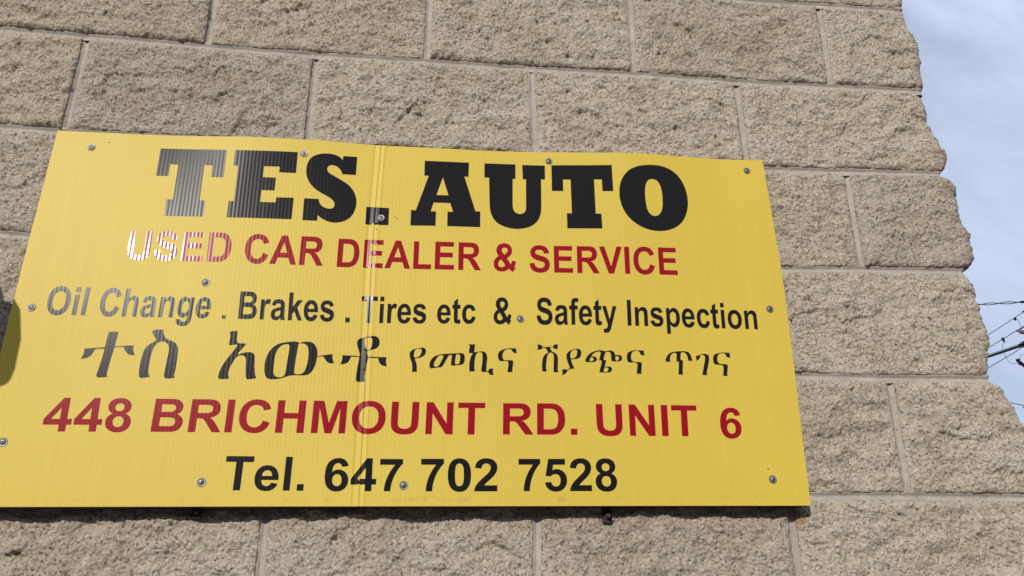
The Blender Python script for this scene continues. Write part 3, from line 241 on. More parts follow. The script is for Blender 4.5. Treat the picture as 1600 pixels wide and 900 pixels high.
class MB:
    """collects simple solids into one mesh"""
    def __init__(s):
        s.v, s.f = [], []
    def add(s, vs, fs):
        n = len(s.v)
        s.v += [tuple(x) for x in vs]
        s.f += [tuple(i + n for i in f) for f in fs]
    def box(s, lo, hi, bev=0.0):
        (x0, y0, z0), (x1, y1, z1) = lo, hi
        if bev <= 0:
            vs = [(x, y, z) for x in (x0, x1) for y in (y0, y1) for z in (z0, z1)]
            s.add(vs, [(0, 1, 3, 2), (4, 6, 7, 5), (0, 4, 5, 1), (2, 3, 7, 6), (0, 2, 6, 4), (1, 5, 7, 3)])
            return
        b = bev                                     # bevelled along z edges and top/bottom
        def ring(z, k):
            return [(x0 + k, y0 + b, z), (x0 + b, y0 + k, z), (x1 - b, y0 + k, z), (x1 - k, y0 + b, z),
                    (x1 - k, y1 - b, z), (x1 - b, y1 - k, z), (x0 + b, y1 - k, z), (x0 + k, y1 - b, z)]
        vs = ring(z0, b) + ring(z0 + b, 0) + ring(z1 - b, 0) + ring(z1, b)
        fs = [tuple(range(7, -1, -1)), tuple(range(24, 32))]
        for r in range(3):
            for i in range(8):
                j = (i + 1) % 8
                fs.append((r * 8 + i, r * 8 + j, r * 8 + 8 + j, r * 8 + 8 + i))
        s.add(vs, fs)
    def lathe(s, prof, origin, axis=(0, -1, 0), seg=24, up=(0, 0, 1), mod=None):
        a = Vector(axis).normalized()
        u = Vector(up)
        u = (u - a * u.dot(a)).normalized()
        v_ = a.cross(u)
        o = Vector(origin)
        vs, fs = [], []
        for k, (r, h) in enumerate(prof):
            for i in range(seg):
                t = 2 * math.pi * i / seg
                rr = r * (mod(k, i) if mod else 1)
                vs.append(o + a * h + u * (rr * math.cos(t)) + v_ * (rr * math.sin(t)))
        for k in range(len(prof) - 1):
            for i in range(seg):
                j = (i + 1) % seg
                fs.append((k * seg + i, k * seg + j, k * seg + seg + j, k * seg + seg + i))
        fs.append(tuple(range(seg - 1, -1, -1)))
        fs.append(tuple((len(prof) - 1) * seg + i for i in range(seg)))
        s.add(vs, fs)
    def tube(s, pts, r, seg=8):
        pts = [Vector(q) for q in pts]
        rs = r if isinstance(r, (list, tuple)) else [r] * len(pts)
        vs, fs = [], []
        ref = Vector((0.13, 0.31, 0.94))
        for k, q in enumerate(pts):
            d = (pts[min(k + 1, len(pts) - 1)] - pts[max(k - 1, 0)]).normalized()
            u = (ref - d * ref.dot(d)).normalized()
            v_ = d.cross(u)
            for i in range(seg):
                t = 2 * math.pi * i / seg
                vs.append(q + (u * math.cos(t) + v_ * math.sin(t)) * rs[k])
        for k in range(len(pts) - 1):
            for i in range(seg):
                j = (i + 1) % seg
                fs.append((k * seg + i, k * seg + j, k * seg + seg + j, k * seg + seg + i))
        fs.append(tuple(range(seg - 1, -1, -1)))
        fs.append(tuple((len(pts) - 1) * seg + i for i in range(seg)))
        s.add(vs, fs)
    def build(s, name, mat, parent=None, loc=(0, 0, 0), smooth=True, angle=35):
        o = mesh_obj(name, s.v, s.f, mat, parent, loc, smooth=False)
        if smooth:
            me = o.data
            me.polygons.foreach_set('use_smooth', np.ones(len(me.polygons), dtype=bool))
            me.update()
            try:
                me.set_sharp_from_angle(angle=math.radians(angle))
            except Exception:
                pass
        return o

# vectorised Perlin noise -------------------------------------------------------
_perm = RNG.permutation(256)
PERM = np.concatenate([_perm, _perm, _perm])
_g = RNG.normal(size=(256, 3))
GRAD = _g / np.linalg.norm(_g, axis=1)[:, None]
def perlin(P):
    i = np.floor(P).astype(np.int64)
    f = P - i
    i &= 255
    u = f * f * f * (f * (f * 6 - 15) + 10)
    r = 0
    for dx in (0, 1):
        wx = u[:, 0] if dx else 1 - u[:, 0]
        for dy in (0, 1):
            wy = u[:, 1] if dy else 1 - u[:, 1]
            for dz in (0, 1):
                wz = u[:, 2] if dz else 1 - u[:, 2]
                h = PERM[PERM[PERM[(i[:, 0] + dx) & 255] + ((i[:, 1] + dy) & 255)] + ((i[:, 2] + dz) & 255)]
                g = GRAD[h]
                r = r + wx * wy * wz * (g[:, 0] * (f[:, 0] - dx) + g[:, 1] * (f[:, 1] - dy) + g[:, 2] * (f[:, 2] - dz))
    return r * 1.5

RPT = RNG.random((256, 3))
def worley(P):
    i = np.floor(P).astype(np.int64)
    best = np.full(len(P), 9.0)
    f = P - i
    for dx in (-1, 0, 1):
        for dy in (-1, 0, 1):
            for dz in (-1, 0, 1):
                h = PERM[PERM[PERM[(i[:, 0] + dx) & 255] + ((i[:, 1] + dy) & 255)] + ((i[:, 2] + dz) & 255)]
                q = RPT[h] + np.array([dx, dy, dz]) - f
                best = np.minimum(best, (q * q).sum(1))
    return np.sqrt(best)

# ------------------------------------------------------------------ materials
def new_mat(name):
    m = bpy.data.materials.new(name)
    m.use_nodes = True
    t = m.node_tree
    b = t.nodes['Principled BSDF']
    return m, t, b
def node(t, kind, **k):
    n = t.nodes.new(kind)
    for a, b in k.items():
        if a.startswith('i_'):
            n.inputs[a[2:].replace('_', ' ')].default_value = b
        else:
            setattr(n, a, b)
    return n
def ramp(t, stops):
    n = t.nodes.new('ShaderNodeValToRGB')
    e = n.color_ramp.elements
    while len(e) < len(stops): e.new(0.5)
    for q, (p, c) in zip(e, stops):
        q.position = p
        q.color = (c[0], c[1], c[2], 1)
    return n
def mixc(t, fac, a, b, mode='MIX'):
    n = t.nodes.new('ShaderNodeMix')
    n.data_type = 'RGBA'
    n.blend_type = mode
    for key, v in (('Factor', fac), ('A', a), ('B', b)):
        if hasattr(v, 'is_linked') or hasattr(v, 'links'):
            t.links.new(v, n.inputs[key])
        elif key == 'Factor':
            n.inputs[key].default_value = v
        else:
            n.inputs[key].default_value = (*v, 1) if len(v) == 3 else v
    return n.outputs['Result']

def simple_mat(name, col, rough=0.6, metal=0.0, spec=0.5, noise=0.15, scale=60, bump=0.0):
    m, t, b = new_mat(name)
    g = node(t, 'ShaderNodeNewGeometry')
    n = node(t, 'ShaderNodeTexNoise', i_Scale=scale, i_Detail=5.0)
    t.links.new(g.outputs['Position'], n.inputs['Vector'])
    r = ramp(t, [(0.3, [c * (1 - noise) for c in col]), (0.7, [min(1, c * (1 + noise)) for c in col])])
    t.links.new(n.outputs['Fac'], r.inputs['Fac'])
    t.links.new(r.outputs['Color'], b.inputs['Base Color'])
    b.inputs['Roughness'].default_value = rough
    b.inputs['Metallic'].default_value = metal
    b.inputs['Specular IOR Level'].default_value = spec
    if bump:
        bp = node(t, 'ShaderNodeBump', i_Strength=0.6, i_Distance=bump)
        t.links.new(n.outputs['Fac'], bp.inputs['Height'])
        t.links.new(bp.outputs['Normal'], b.inputs['Normal'])
    return m

def block_material():
    m, t, b = new_mat('split face concrete')
    lk = t.links.new
    g = node(t, 'ShaderNodeNewGeometry')
    oi = node(t, 'ShaderNodeObjectInfo')
    pos = g.outputs['Position']
    # aggregate grains: per-cell tone
    wob = node(t, 'ShaderNodeTexNoise', i_Scale=260.0, i_Detail=2.0)
    lk(pos, wob.inputs['Vector'])
    wa = node(t, 'ShaderNodeVectorMath', operation='MULTIPLY_ADD')
    lk(wob.outputs['Color'], wa.inputs[0])
    wa.inputs[1].default_value = (0.003, 0.003, 0.003)
    lk(pos, wa.inputs[2])
    vo = node(t, 'ShaderNodeTexVoronoi', feature='F1', i_Scale=330.0)
    lk(wa.outputs[0], vo.inputs['Vector'])
    sep = node(t, 'ShaderNodeSeparateColor')
    lk(vo.outputs['Color'], sep.inputs[0])
    grain = ramp(t, [(0.0, (0.20, 0.165, 0.13)), (0.14, (0.55, 0.478, 0.395)), (0.62, (0.625, 0.548, 0.458)),
                     (0.92, (0.69, 0.612, 0.52)), (1.0, (0.77, 0.70, 0.60))])
    lk(sep.outputs[0], grain.inputs['Fac'])
    # finer sand mixed over it
    fine = node(t, 'ShaderNodeTexNoise', i_Scale=750.0, i_Detail=3.0, i_Roughness=0.65)
    lk(pos, fine.inputs['Vector'])
    fr = ramp(t, [(0.30, (0.55, 0.53, 0.51)), (0.47, (1, 1, 1)), (0.72, (1.12, 1.11, 1.10))])
    lk(fine.outputs['Fac'], fr.inputs['Fac'])
    c1 = mixc(t, 0.75, grain.outputs['Color'], fr.outputs['Color'], 'MULTIPLY')
    # dust and weathering in broad patches, browner and greyer
    big = node(t, 'ShaderNodeTexNoise', i_Scale=9.0, i_Detail=5.0, i_Roughness=0.6)
    lk(pos, big.inputs['Vector'])
    br = ramp(t, [(0.32, (0.88, 0.85, 0.79)), (0.5, (1, 1, 1)), (0.68, (1.04, 1.05, 1.08))])
    lk(big.outputs['Fac'], br.inputs['Fac'])
    c2 = mixc(t, 0.8, c1, br.outputs['Color'], 'MULTIPLY')
    # each block came from its own batch
    hb = ramp(t, [(0.0, (0.90, 0.895, 0.90)), (0.35, (0.98, 0.94, 0.88)), (0.7, (1.0, 0.995, 0.98)), (1.0, (1.05, 1.04, 1.01))])
    lk(oi.outputs['Random'], hb.inputs['Fac'])
    c3 = mixc(t, 1.0, c2, hb.outputs['Color'], 'MULTIPLY')
    # ochre tinted specks and dark pits
    sp = node(t, 'ShaderNodeTexNoise', i_Scale=75.0, i_Detail=3.0)
    lk(pos, sp.inputs['Vector'])
    sr = ramp(t, [(0.60, (0, 0, 0)), (0.72, (1, 1, 1))])
    lk(sp.outputs['Fac'], sr.inputs['Fac'])
    c4 = mixc(t, sr.outputs['Color'], c3, mixc(t, 0.5, c3, (0.30, 0.235, 0.12)))
    # one rust stain below the sign's right corner
    d = node(t, 'ShaderNodeVectorMath', operation='DISTANCE')
    lk(pos, d.inputs[0])
    d.inputs[1].default_value = (-0.190, -0.010, WALL_TOP_REF - 1.034)
    dn = node(t, 'ShaderNodeMath', operation='MULTIPLY_ADD')
    lk(sp.outputs['Fac'], dn.inputs[0])
    dn.inputs[1].default_value = 0.020
    lk(d.outputs['Value'], dn.inputs[2])
    dr = ramp(t, [(0.0, (0.8, 0.8, 0.8)), (0.018, (0.55, 0.55, 0.55)), (0.024, (0, 0, 0))])
    lk(dn.outputs[0], dr.inputs['Fac'])
    c5 = mixc(t, dr.outputs['Color'], c4, (0.36, 0.17, 0.06))
    lk(c5, b.inputs['Base Color'])
    b.inputs['Roughness'].default_value = 0.93
    b.inputs['Specular IOR Level'].default_value = 0.25
    # fine relief
    v2 = node(t, 'ShaderNodeTexVoronoi', feature='F1', i_Scale=270.0)
    lk(wa.outputs[0], v2.inputs['Vector'])
    h = node(t, 'ShaderNodeMath', operation='MULTIPLY_ADD')
    lk(v2.outputs['Distance'], h.inputs[0])
    h.inputs[1].default_value = -0.7
    lk(fine.outputs['Fac'], h.inputs[2])
    bp = node(t, 'ShaderNodeBump', i_Strength=1.0, i_Distance=0.0040)
    lk(h.outputs[0], bp.inputs['Height'])
    lk(bp.outputs['Normal'], b.inputs['Normal'])
    return m

def mortar_material():
    m, t, b = new_mat('grey mortar')
    lk = t.links.new
    g = node(t, 'ShaderNodeNewGeometry')
    n1 = node(t, 'ShaderNodeTexNoise', i_Scale=22.0, i_Detail=6.0, i_Roughness=0.65)
    lk(g.outputs['Position'], n1.inputs['Vector'])
    r1 = ramp(t, [(0.3, (0.32, 0.288, 0.248)), (0.55, (0.405, 0.368, 0.322)), (0.75, (0.485, 0.445, 0.395))])
    lk(n1.outputs['Fac'], r1.inputs['Fac'])
    n2 = node(t, 'ShaderNodeTexNoise', i_Scale=900.0, i_Detail=3.0, i_Roughness=0.7)
    lk(g.outputs['Position'], n2.inputs['Vector'])
    r2 = ramp(t, [(0.32, (0.62, 0.6, 0.58)), (0.48, (1, 1, 1)), (0.7, (1.1, 1.1, 1.1))])
    lk(n2.outputs['Fac'], r2.inputs['Fac'])
    n3 = node(t, 'ShaderNodeTexNoise', i_Scale=240.0, i_Detail=4.0, i_Roughness=0.6, i_Distortion=0.8)
    lk(g.outputs['Position'], n3.inputs['Vector'])
    r3 = ramp(t, [(0.30, (0.30, 0.27, 0.24)), (0.38, (1, 1, 1))])
    lk(n3.outputs['Fac'], r3.inputs['Fac'])
    m1_ = mixc(t, 1.0, r1.outputs['Color'], r2.outputs['Color'], 'MULTIPLY')
    lk(mixc(t, 1.0, m1_, r3.outputs['Color'], 'MULTIPLY'), b.inputs['Base Color'])
    b.inputs['Roughness'].default_value = 0.9
    b.inputs['Specular IOR Level'].default_value = 0.25
    bp = node(t, 'ShaderNodeBump', i_Strength=0.7, i_Distance=0.0008)
    lk(n2.outputs['Fac'], bp.inputs['Height'])
    lk(bp.outputs['Normal'], b.inputs['Normal'])
    return m

FLUTE = 5.9   # mm between the webs of the corrugated plastic
def fluted(t, b, k, tilt):
    """bend the shading normal sideways in time with the flutes of the corrugated sheet"""
    lk = t.links.new
    tcn = node(t, 'ShaderNodeTexCoord')
    sx = node(t, 'ShaderNodeSeparateXYZ')
    lk(tcn.outputs['Object'], sx.inputs[0])
    var = node(t, 'ShaderNodeTexNoise', i_Scale=2.2, i_Detail=3.0)
    lk(tcn.outputs['Object'], var.inputs['Vector'])
    a1 = node(t, 'ShaderNodeMath', operation='MULTIPLY')
    lk(sx.outputs['X'], a1.inputs[0])
    a1.inputs[1].default_value = 2 * math.pi / (FLUTE / 1000)
    s = node(t, 'ShaderNodeMath', operation='SINE')
    lk(a1.outputs[0], s.inputs[0])
    # irregular strength of single flutes
    cmb = node(t, 'ShaderNodeCombineXYZ')
    a2 = node(t, 'ShaderNodeMath', operation='MULTIPLY')
    lk(sx.outputs['X'], a2.inputs[0]); a2.inputs[1].default_value = 140.0
    a3 = node(t, 'ShaderNodeMath', operation='MULTIPLY')
    lk(sx.outputs['Z'], a3.inputs[0]); a3.inputs[1].default_value = 2.0
    lk(a2.outputs[0], cmb.inputs[0]); lk(a3.outputs[0], cmb.inputs[2])
    ir = node(t, 'ShaderNodeTexNoise', i_Scale=1.0, i_Detail=2.0)
    lk(cmb.outputs[0], ir.inputs['Vector'])
    am = node(t, 'ShaderNodeMath', operation='MULTIPLY_ADD')
    lk(ir.outputs['Fac'], am.inputs[0]); am.inputs[1].default_value = 2 * k; am.inputs[2].default_value = -k
    sm = node(t, 'ShaderNodeMath', operation='MULTIPLY_ADD')
    lk(s.outputs[0], sm.inputs[0]); sm.inputs[1].default_value = k
    lk(am.outputs[0], sm.inputs[2])
    sc_ = node(t, 'ShaderNodeVectorMath', operation='SCALE')
    sc_.inputs[0].default_value = (math.cos(tilt), 0, math.sin(tilt))
    lk(sm.outputs[0], sc_.inputs['Scale'])
    g = node(t, 'ShaderNodeNewGeometry')
    ad = node(t, 'ShaderNodeVectorMath', operation='ADD')
    lk(g.outputs['Normal'], ad.inputs[0]); lk(sc_.outputs[0], ad.inputs[1])
    no = node(t, 'ShaderNodeVectorMath', operation='NORMALIZE')
    lk(ad.outputs[0], no.inputs[0])
    lk(no.outputs[0], b.inputs['Normal'])
    if 'Coat Normal' in b.inputs: lk(no.outputs[0], b.inputs['Coat Normal'])
    return tcn, sx, ir

def sheet_material(tilt):
    m, t, b = new_mat('yellow corrugated plastic')
    lk = t.links.new
    tcn, sx, ir = fluted(t, b, 0.035, tilt)
    n1 = node(t, 'ShaderNodeTexNoise', i_Scale=3.0, i_Detail=4.0)
    lk(tcn.outputs['Object'], n1.inputs['Vector'])
    r1 = ramp(t, [(0.3, (0.565, 0.418, 0.052)), (0.7, (0.598, 0.450, 0.058))])
    lk(n1.outputs['Fac'], r1.inputs['Fac'])
    r2 = ramp(t, [(0.3, (0.965, 0.962, 0.95)), (0.7, (1.02, 1.02, 1.02))])
    lk(ir.outputs['Fac'], r2.inputs['Fac'])
    c = mixc(t, 1.0, r1.outputs['Color'], r2.outputs['Color'], 'MULTIPLY')
    # scuffed line of dirt just above the bottom edge
    dist = node(t, 'ShaderNodeMath', operation='ADD')
    lk(sx.outputs['Z'], dist.inputs[0]); dist.inputs[1].default_value = 0.603
    ab = node(t, 'ShaderNodeMath', operation='ABSOLUTE')
    lk(dist.outputs[0], ab.inputs[0])
    rr = ramp(t, [(0.0, (1, 1, 1)), (0.003, (0.5, 0.5, 0.5)), (0.006, (0, 0, 0))])
    lk(ab.outputs[0], rr.inputs['Fac'])
    dn = node(t, 'ShaderNodeTexNoise', i_Scale=38.0, i_Detail=6.0, i_Roughness=0.7)
    lk(tcn.outputs['Object'], dn.inputs['Vector'])
    dr = ramp(t, [(0.52, (0, 0, 0)), (0.70, (0.75, 0.75, 0.75))])
    lk(dn.outputs['Fac'], dr.inputs['Fac'])
    fac = mixc(t, 1.0, rr.outputs['Color'], dr.outputs['Color'], 'MULTIPLY')
    c = mixc(t, fac, c, (0.28, 0.22, 0.08))
    st = node(t, 'ShaderNodeTexNoise', i_Scale=16.0, i_Detail=8.0, i_Roughness=0.75)
    lk(tcn.outputs['Object'], st.inputs['Vector'])
    sr = ramp(t, [(0.60, (0, 0, 0)), (0.8, (0.35, 0.35, 0.35))])
    lk(st.outputs['Fac'], sr.inputs['Fac'])
    c = mixc(t, sr.outputs['Color'], c, (0.52, 0.40, 0.13))
    lk(c, b.inputs['Base Color'])
    b.inputs['Roughness'].default_value = 0.5
    b.inputs['Specular IOR Level'].default_value = 0.3
    return m

def ink_material(name, col, tilt):
    m, t, b = new_mat(name)
    tcn, sx, ir = fluted(t, b, 0.030, tilt)
    r = ramp(t, [(0.3, [c * 0.9 for c in col]), (0.7, [c * 1.1 for c in col])])
    t.links.new(ir.outputs['Fac'], r.inputs['Fac'])
    t.links.new(r.outputs['Color'], b.inputs['Base Color'])
    b.inputs['Roughness'].default_value = 0.25
    b.inputs['Specular IOR Level'].default_value = 0.075
    b.inputs['Coat Weight'].default_value = 0.035
    b.inputs['Coat Roughness'].default_value = 0.075
    return m

# ------------------------------------------------------------------ ground
def asphalt():
    m, t, b = new_mat('asphalt')
    g = node(t, 'ShaderNodeNewGeometry')
    n = node(t, 'ShaderNodeTexNoise', i_Scale=90.0, i_Detail=6.0)
    t.links.new(g.outputs['Position'], n.inputs['Vector'])
    r = ramp(t, [(0.3, (0.035, 0.034, 0.033)), (0.7, (0.07, 0.068, 0.065))])
    t.links.new(n.outputs['Fac'], r.inputs['Fac'])
    t.links.new(r.outputs['Color'], b.inputs['Base Color'])
    b.inputs['Roughness'].default_value = 0.9
    return m
gr = mesh_obj('ground', [(-600, -600, 0), (600, -600, 0), (600, 600, 0), (-600, 600, 0)], [(0, 1, 2, 3)], asphalt(), smooth=False)
gr['kind'] = 'structure'
gr['label'] = 'dark asphalt ground in front of the wall'

# added unseen block behind the camera, cutting low sky light to deepen the wall's shade
wh = empty('sky_blocker', 'added unseen long low dark brick warehouse across the lot, behind the photographer and out of view', 'light blocker', (0, -19, 0))
mbw = MB(); mbw.box((-45, -14, 0), (45, 0, 6.2), bev=0.02)
mbw.build('wall', simple_mat('dark brick', (0.14, 0.09, 0.07), 0.9, scale=3), wh)  # body of the added sky blocker
mbw = MB(); mbw.box((-45.3, -14.3, 6.202), (45.3, 0.3, 6.5), bev=0.03)
mbw.build('blocker_roof', simple_mat('roof edge', (0.10, 0.10, 0.10), 0.8, scale=3), wh)
for i in range(9):
    mbw = MB(); mbw.box((-41 + i * 10, 0.002, 0), (-36.5 + i * 10, 0.06, 3.6), bev=0.01)
    mbw.build('blocker_door', simple_mat('blocker door paint', (0.16, 0.17, 0.18), 0.6, scale=2), wh)

# ------------------------------------------------------------------ the block wall
Z0 = WALL_TOP_REF * 1000
wall = empty('block_wall', 'rough beige split-face concrete block wall of a building, ending in a ragged corner at right', 'wall', (0, 0, 0))
BLOCK = block_material()
MORTAR = mortar_material()
# measured offsets (mm) of the bed joints k = 0..5 along the wall; others run true
BEDS = {0: [(-1600, -6), (-1200, -3), (-103, 1), (161, 4)],
        1: [(-1545, 7), (-1406, 3), (-1323, 2), (-1202, -2), (-1115, -4), (-1000, -6), (-796, -4), (-635, -6), (-405, -3), (-199, -5), (-130, -5), (135, 0)],
        2: [(-1514, 2), (-1444, 0), (-161, -1), (-10, 3), (159, 9)],
        3: [(-1469, 1), (-1427, -1), (-155, -5), (-7, 1), (181, 5)],
        4: [(-158, -1), (-4, -1), (181, 2)],
        5: [(-155, 1), (8, 3), (195, 2)]}
def bed_z(k, u):
    u = np.asarray(u, float)
    z = -200.0 * k + 0 * u
    if k in BEDS:
        a = np.array(BEDS[k], float)
        z = z + np.interp(u, a[:, 0], a[:, 1])
    return z
# head joints: measured (top, bottom) offsets per course, keyed by nominal position
HEADS = {(0, 0): (4, -2), (0, -400): (3, 1), (0, -800): (5, 3), (0, -1200): (2, 3),
         (1, -200): (4, 4), (1, -600): (1, 5), (1, -1000): (0, 0), (1, -1400): (-8, -8),
         (2, 0): (-4, -8), (4, 0): (4, -1), (5, -200): (-1, -1), (5, -600): (-1, -4), (5, -1000): (-2, -1)}
# outline of the ragged corner (u, z)
SIL = [(200, 90), (205, 60), (195, 11), (204, -24), (208, -65), (210, -81), (205, -146), (204, -175), (199, -191), (189, -204), (193, -222),
       (192, -263), (201, -292), (209, -326), (213, -354), (209, -369), (201, -381), (196, -396), (213, -406), (215, -428), (214, -448),
       (209, -489), (219, -522), (217, -549), (216, -572), (208, -585), (194, -594), (193, -601), (201, -609), (210, -638),
       (211, -663), (211, -687), (213, -706), (211, -731), (200, -748), (194, -777), (193, -794), (200, -800), (208, -805),
       (217, -819), (220, -830), (228, -844), (232, -861), (240, -880), (242, -905), (240, -925), (236, -945), (232, -975), (222, -992), (212, -1000), (222, -1008), (230, -1030), (230, -1120), (220, -1185), (206, -1199)]
SIL = sorted((z, u) for u, z in SIL)
SILZ = np.array([q[0] for q in SIL], float)
SILU = np.array([q[1] for q in SIL], float)
def corner_u(z):
    z = np.asarray(z, float)
    far = 207 - 14 * np.exp(-np.minimum((z % 200), 200 - (z % 200)) / 12.0)
    inside = (z > SILZ[0]) & (z < SILZ[-1])
    return np.where(inside, np.interp(z, SILZ, SILU), far)
MORTAR_U = 194.0

def path_points(nf, fs, side_len, ss):
    """fractions along the front plus (arc angle, side y) columns"""
    cols = [('f', a) for a in np.linspace(0, 1, nf)]
    if side_len:
        cols += [('a', a) for a in np.linspace(0, math.pi / 2, 9)[1:]]
        cols += [('s', y) for y in np.arange(14 + ss, side_len, ss)] + [('s', side_len)]
    return cols

def relief(P, seed, mid=None):
    o = np.array([seed * 7.31, seed * 3.77, seed * 5.13])
    d = 9.0 * perlin(P / 125 + o)
    a = perlin(P / 58 + o + 9)
    d += 8.0 * (0.3 - np.abs(a))
    # chipped planes: tilted facets stepping into each other
    c_ = perlin(P * np.array([1, 1, 1.6]) / 30 + o + 17)
    d += 5.0 * c_ + 2.5 * (0.25 - np.abs(perlin(P / 19 + o + 5)))
    w_ = P + 4.0 * np.stack([perlin(P / 11 + 40), perlin(P / 11 + 50), perlin(P / 11 + 60)], 1)
    b1 = perlin(w_ / 11 + o + 23)
    d += 3.8 * (np.abs(b1) - 0.25)
    w2 = P + 1.2 * np.stack([perlin(P / 4 + 40), perlin(P / 4 + 50), perlin(P / 4 + 60)], 1)
    d += 4.8 * (0.45 - worley(w2 / 5.4 + o + 31)) * (1 + 0.8 * perlin(P / 26 + o + 3))
    d += 1.7 * perlin(P / 3.7 + o)
    # fracture facets: small tilted planes that step into each other
    rg = np.random.default_rng(1000 + seed)
    lo, hi = P.min(0), P.max(0)
    n_ = int(max(12, (hi[0] - lo[0] + hi[1] - lo[1]) * (hi[2] - lo[2]) / 1500))
    ctr = lo + rg.random((n_, 3)) * (hi - lo)
    gr_ = rg.normal(0, 0.085, (n_, 3)); hh = rg.normal(0, 0.8, n_)
    q_ = P + 7.0 * np.stack([perlin(P / 14 + 11), perlin(P / 14 + 21), perlin(P / 14 + 31)], 1)
    best = np.full(len(P), 1e9); val = np.zeros(len(P))
    for i_ in range(n_):
        r_ = q_ - ctr[i_]
        dd_ = (r_[:, 0] ** 2 + r_[:, 1] ** 2 + (1.5 * r_[:, 2]) ** 2)
        m_ = dd_ < best
        best = np.where(m_, dd_, best)
        val = np.where(m_, hh[i_] + r_ @ gr_[i_], val)
    d += np.clip(val, -2.8, 2.8)
    # pits and crevices
    pit = perlin(P * np.array([1, 1, 1.7]) / 21 + o + 77)
    d -= 22.0 * np.clip(pit - 0.54, 0, 0.3)
    # a smooth round lump of mortar stuck on the corner block right of the sign
    rr_ = np.hypot(P[:, 0] - (100), (P[:, 2] - (-878)) * 1.15) + 2.5 * perlin(P / 9 + 3)
    k_ = np.clip((12.5 - rr_) / 2.5, 0, 1)
    d = d * (1 - k_) + k_ * (4.5 + 0.4 * d * 0.3)
    return d

def make_block(k, uL, uR, step, depth, seed, corner=None, name='concrete_block'):
    """one split-face block between bed joints k (above) and k+1 (below). uL/uR = (top, bottom)"""
    gap = 6.5
    width = (uR[0] - uL[0]) if corner is None else 190 - uL[0]
    nf = max(4, int(width / step) + 1)
    nz_ = max(4, int(190 / step) + 1)
    cols = path_points(nf, step, corner, step)
    q = np.linspace(0, 1, nz_)
    V, N, E = [], [], []
    G = 14.0
    for kind, a in cols:
        zt_u = np.interp(q, [0, 1], [uL[0], uL[1]]) + gap
        ul = zt_u
        if corner is None:
            ur = np.interp(q, [0, 1], [uR[0], uR[1]]) - gap
        if kind == 'f':
            umid = ul + a * ((ur if corner is None else 190.0) - ul)
        else:
            umid = np.full_like(q, 190.0)
        zt = bed_z(k, umid) - gap
        zb = bed_z(k + 1, umid) + gap
        z = zt + (zb - zt) * q
        if corner is not None:
            uc = corner_u(z) - depth - 3.0
            ur = uc - G
        if kind == 'f':
            u = ul + a * (ur - ul)
            y = 0 * u
            nx, ny = 0 * u, -1 + 0 * u
            e = np.minimum(u - ul, 1e9 if corner is not None else (ur - u))
        elif kind == 'a':
            u = ur + G * math.sin(a)
            y = G - G * math.cos(a) + 0 * u
            nx, ny = math.sin(a) + 0 * u, -math.cos(a) + 0 * u
            e = 0 * u + 1e3
        else:
            u = uc
            y = a + 0 * u
            nx, ny = 1 + 0 * u, 0 * u
            e = corner - y
        ez = np.minimum(zt - z, z - zb)
        V.append(np.stack([u, y, z], 1)); N.append(np.stack([nx, ny, 0 * nx], 1)); E.append(np.stack([e, ez], 1))
    V = np.array(V); N = np.array(N); E = np.array(E)
    nc = len(cols)
    P = V.reshape(-1, 3); Nn = N.reshape(-1, 3); e = E.reshape(-1, 2).min(1)
    en = e + 3.0 * perlin(P / 9.0 + seed) + 1.5 * perlin(P / 4.0 + seed)                        # ragged arris
    rel = relief(P, seed)
    rel = rel * (1 - 0.4 * np.clip(Nn[:, 0], 0, 1))                # the return face broke off flatter
    fall = 1 - np.exp(-np.clip(en, 0, None) / 3.2)
    fall2 = 1 - np.exp(-np.clip(en, 0, None) / 14.0)
    off = 2.4 + (depth - 2.4) * fall + rel * (0.45 * fall + 0.55 * fall2)
    off = np.maximum(off, 0.2 - 1.2 * (e > 12))
    wob = np.stack([perlin(P / 7 + seed + 3), 0 * rel, perlin(P / 7 + seed + 5)], 1) * 1.3
    Q = P + Nn * off[:, None] + wob * np.array([1, 0, 1]) * np.exp(-e / 6)[:, None] * (np.abs(Nn[:, 1:2]) > .5)
    Q = Q.reshape(nc, nz_, 3)
    # skirt running back behind the mortar on every border
    def back(A, Nx):
        B = A.copy() - Nx * 16.0
        return B
    b0 = Q.copy()
    full = np.zeros((nc + 2, nz_ + 2, 3))
    full[1:-1, 1:-1] = b0
    base = V - N * 16.0
    full[0, 1:-1] = np.stack([b0[0, :, 0], base[0, :, 1], b0[0, :, 2]], 1)
    last = b0[-1] - N[-1] * 24.0
    full[-1, 1:-1] = last
    for r, rr in ((0, 0), (-1, -1)):
        sk = b0[:, r] - N[:, r] * 24.0
        full[1:-1, rr] = sk
    full[0, 0] = full[0, 1]; full[0, -1] = full[0, -2]; full[-1, 0] = full[-1, 1]; full[-1, -1] = full[-1, -2]
    full[0, 0] = full[1, 0]; full[0, -1] = full[1, -1]; full[-1, 0] = full[-2, 0]; full[-1, -1] = full[-2, -1]
    n1, n2 = nc + 2, nz_ + 2
    idx = np.arange(n1 * n2).reshape(n1, n2)
    F = np.stack([idx[:-1, :-1], idx[:-1, 1:], idx[1:, 1:], idx[1:, :-1]], -1).reshape(-1, 4)
    # drop the four degenerate corner quads
    keep = np.ones((n1 - 1, n2 - 1), bool)
    keep[0, 0] = keep[0, -1] = keep[-1, 0] = keep[-1, -1] = False
    F = F[keep.ravel()]
    W_ = full.reshape(-1, 3)
    W_ = W_ + np.array([0, 0, Z0])
    c = np.array([(uL[0] + (uR[0] if corner is None else 200)) / 2, 0, Z0 - 200 * k - 100])
    return mesh_obj(name, (W_ - c) / 1000, F, BLOCK, wall, tuple(c / 1000))

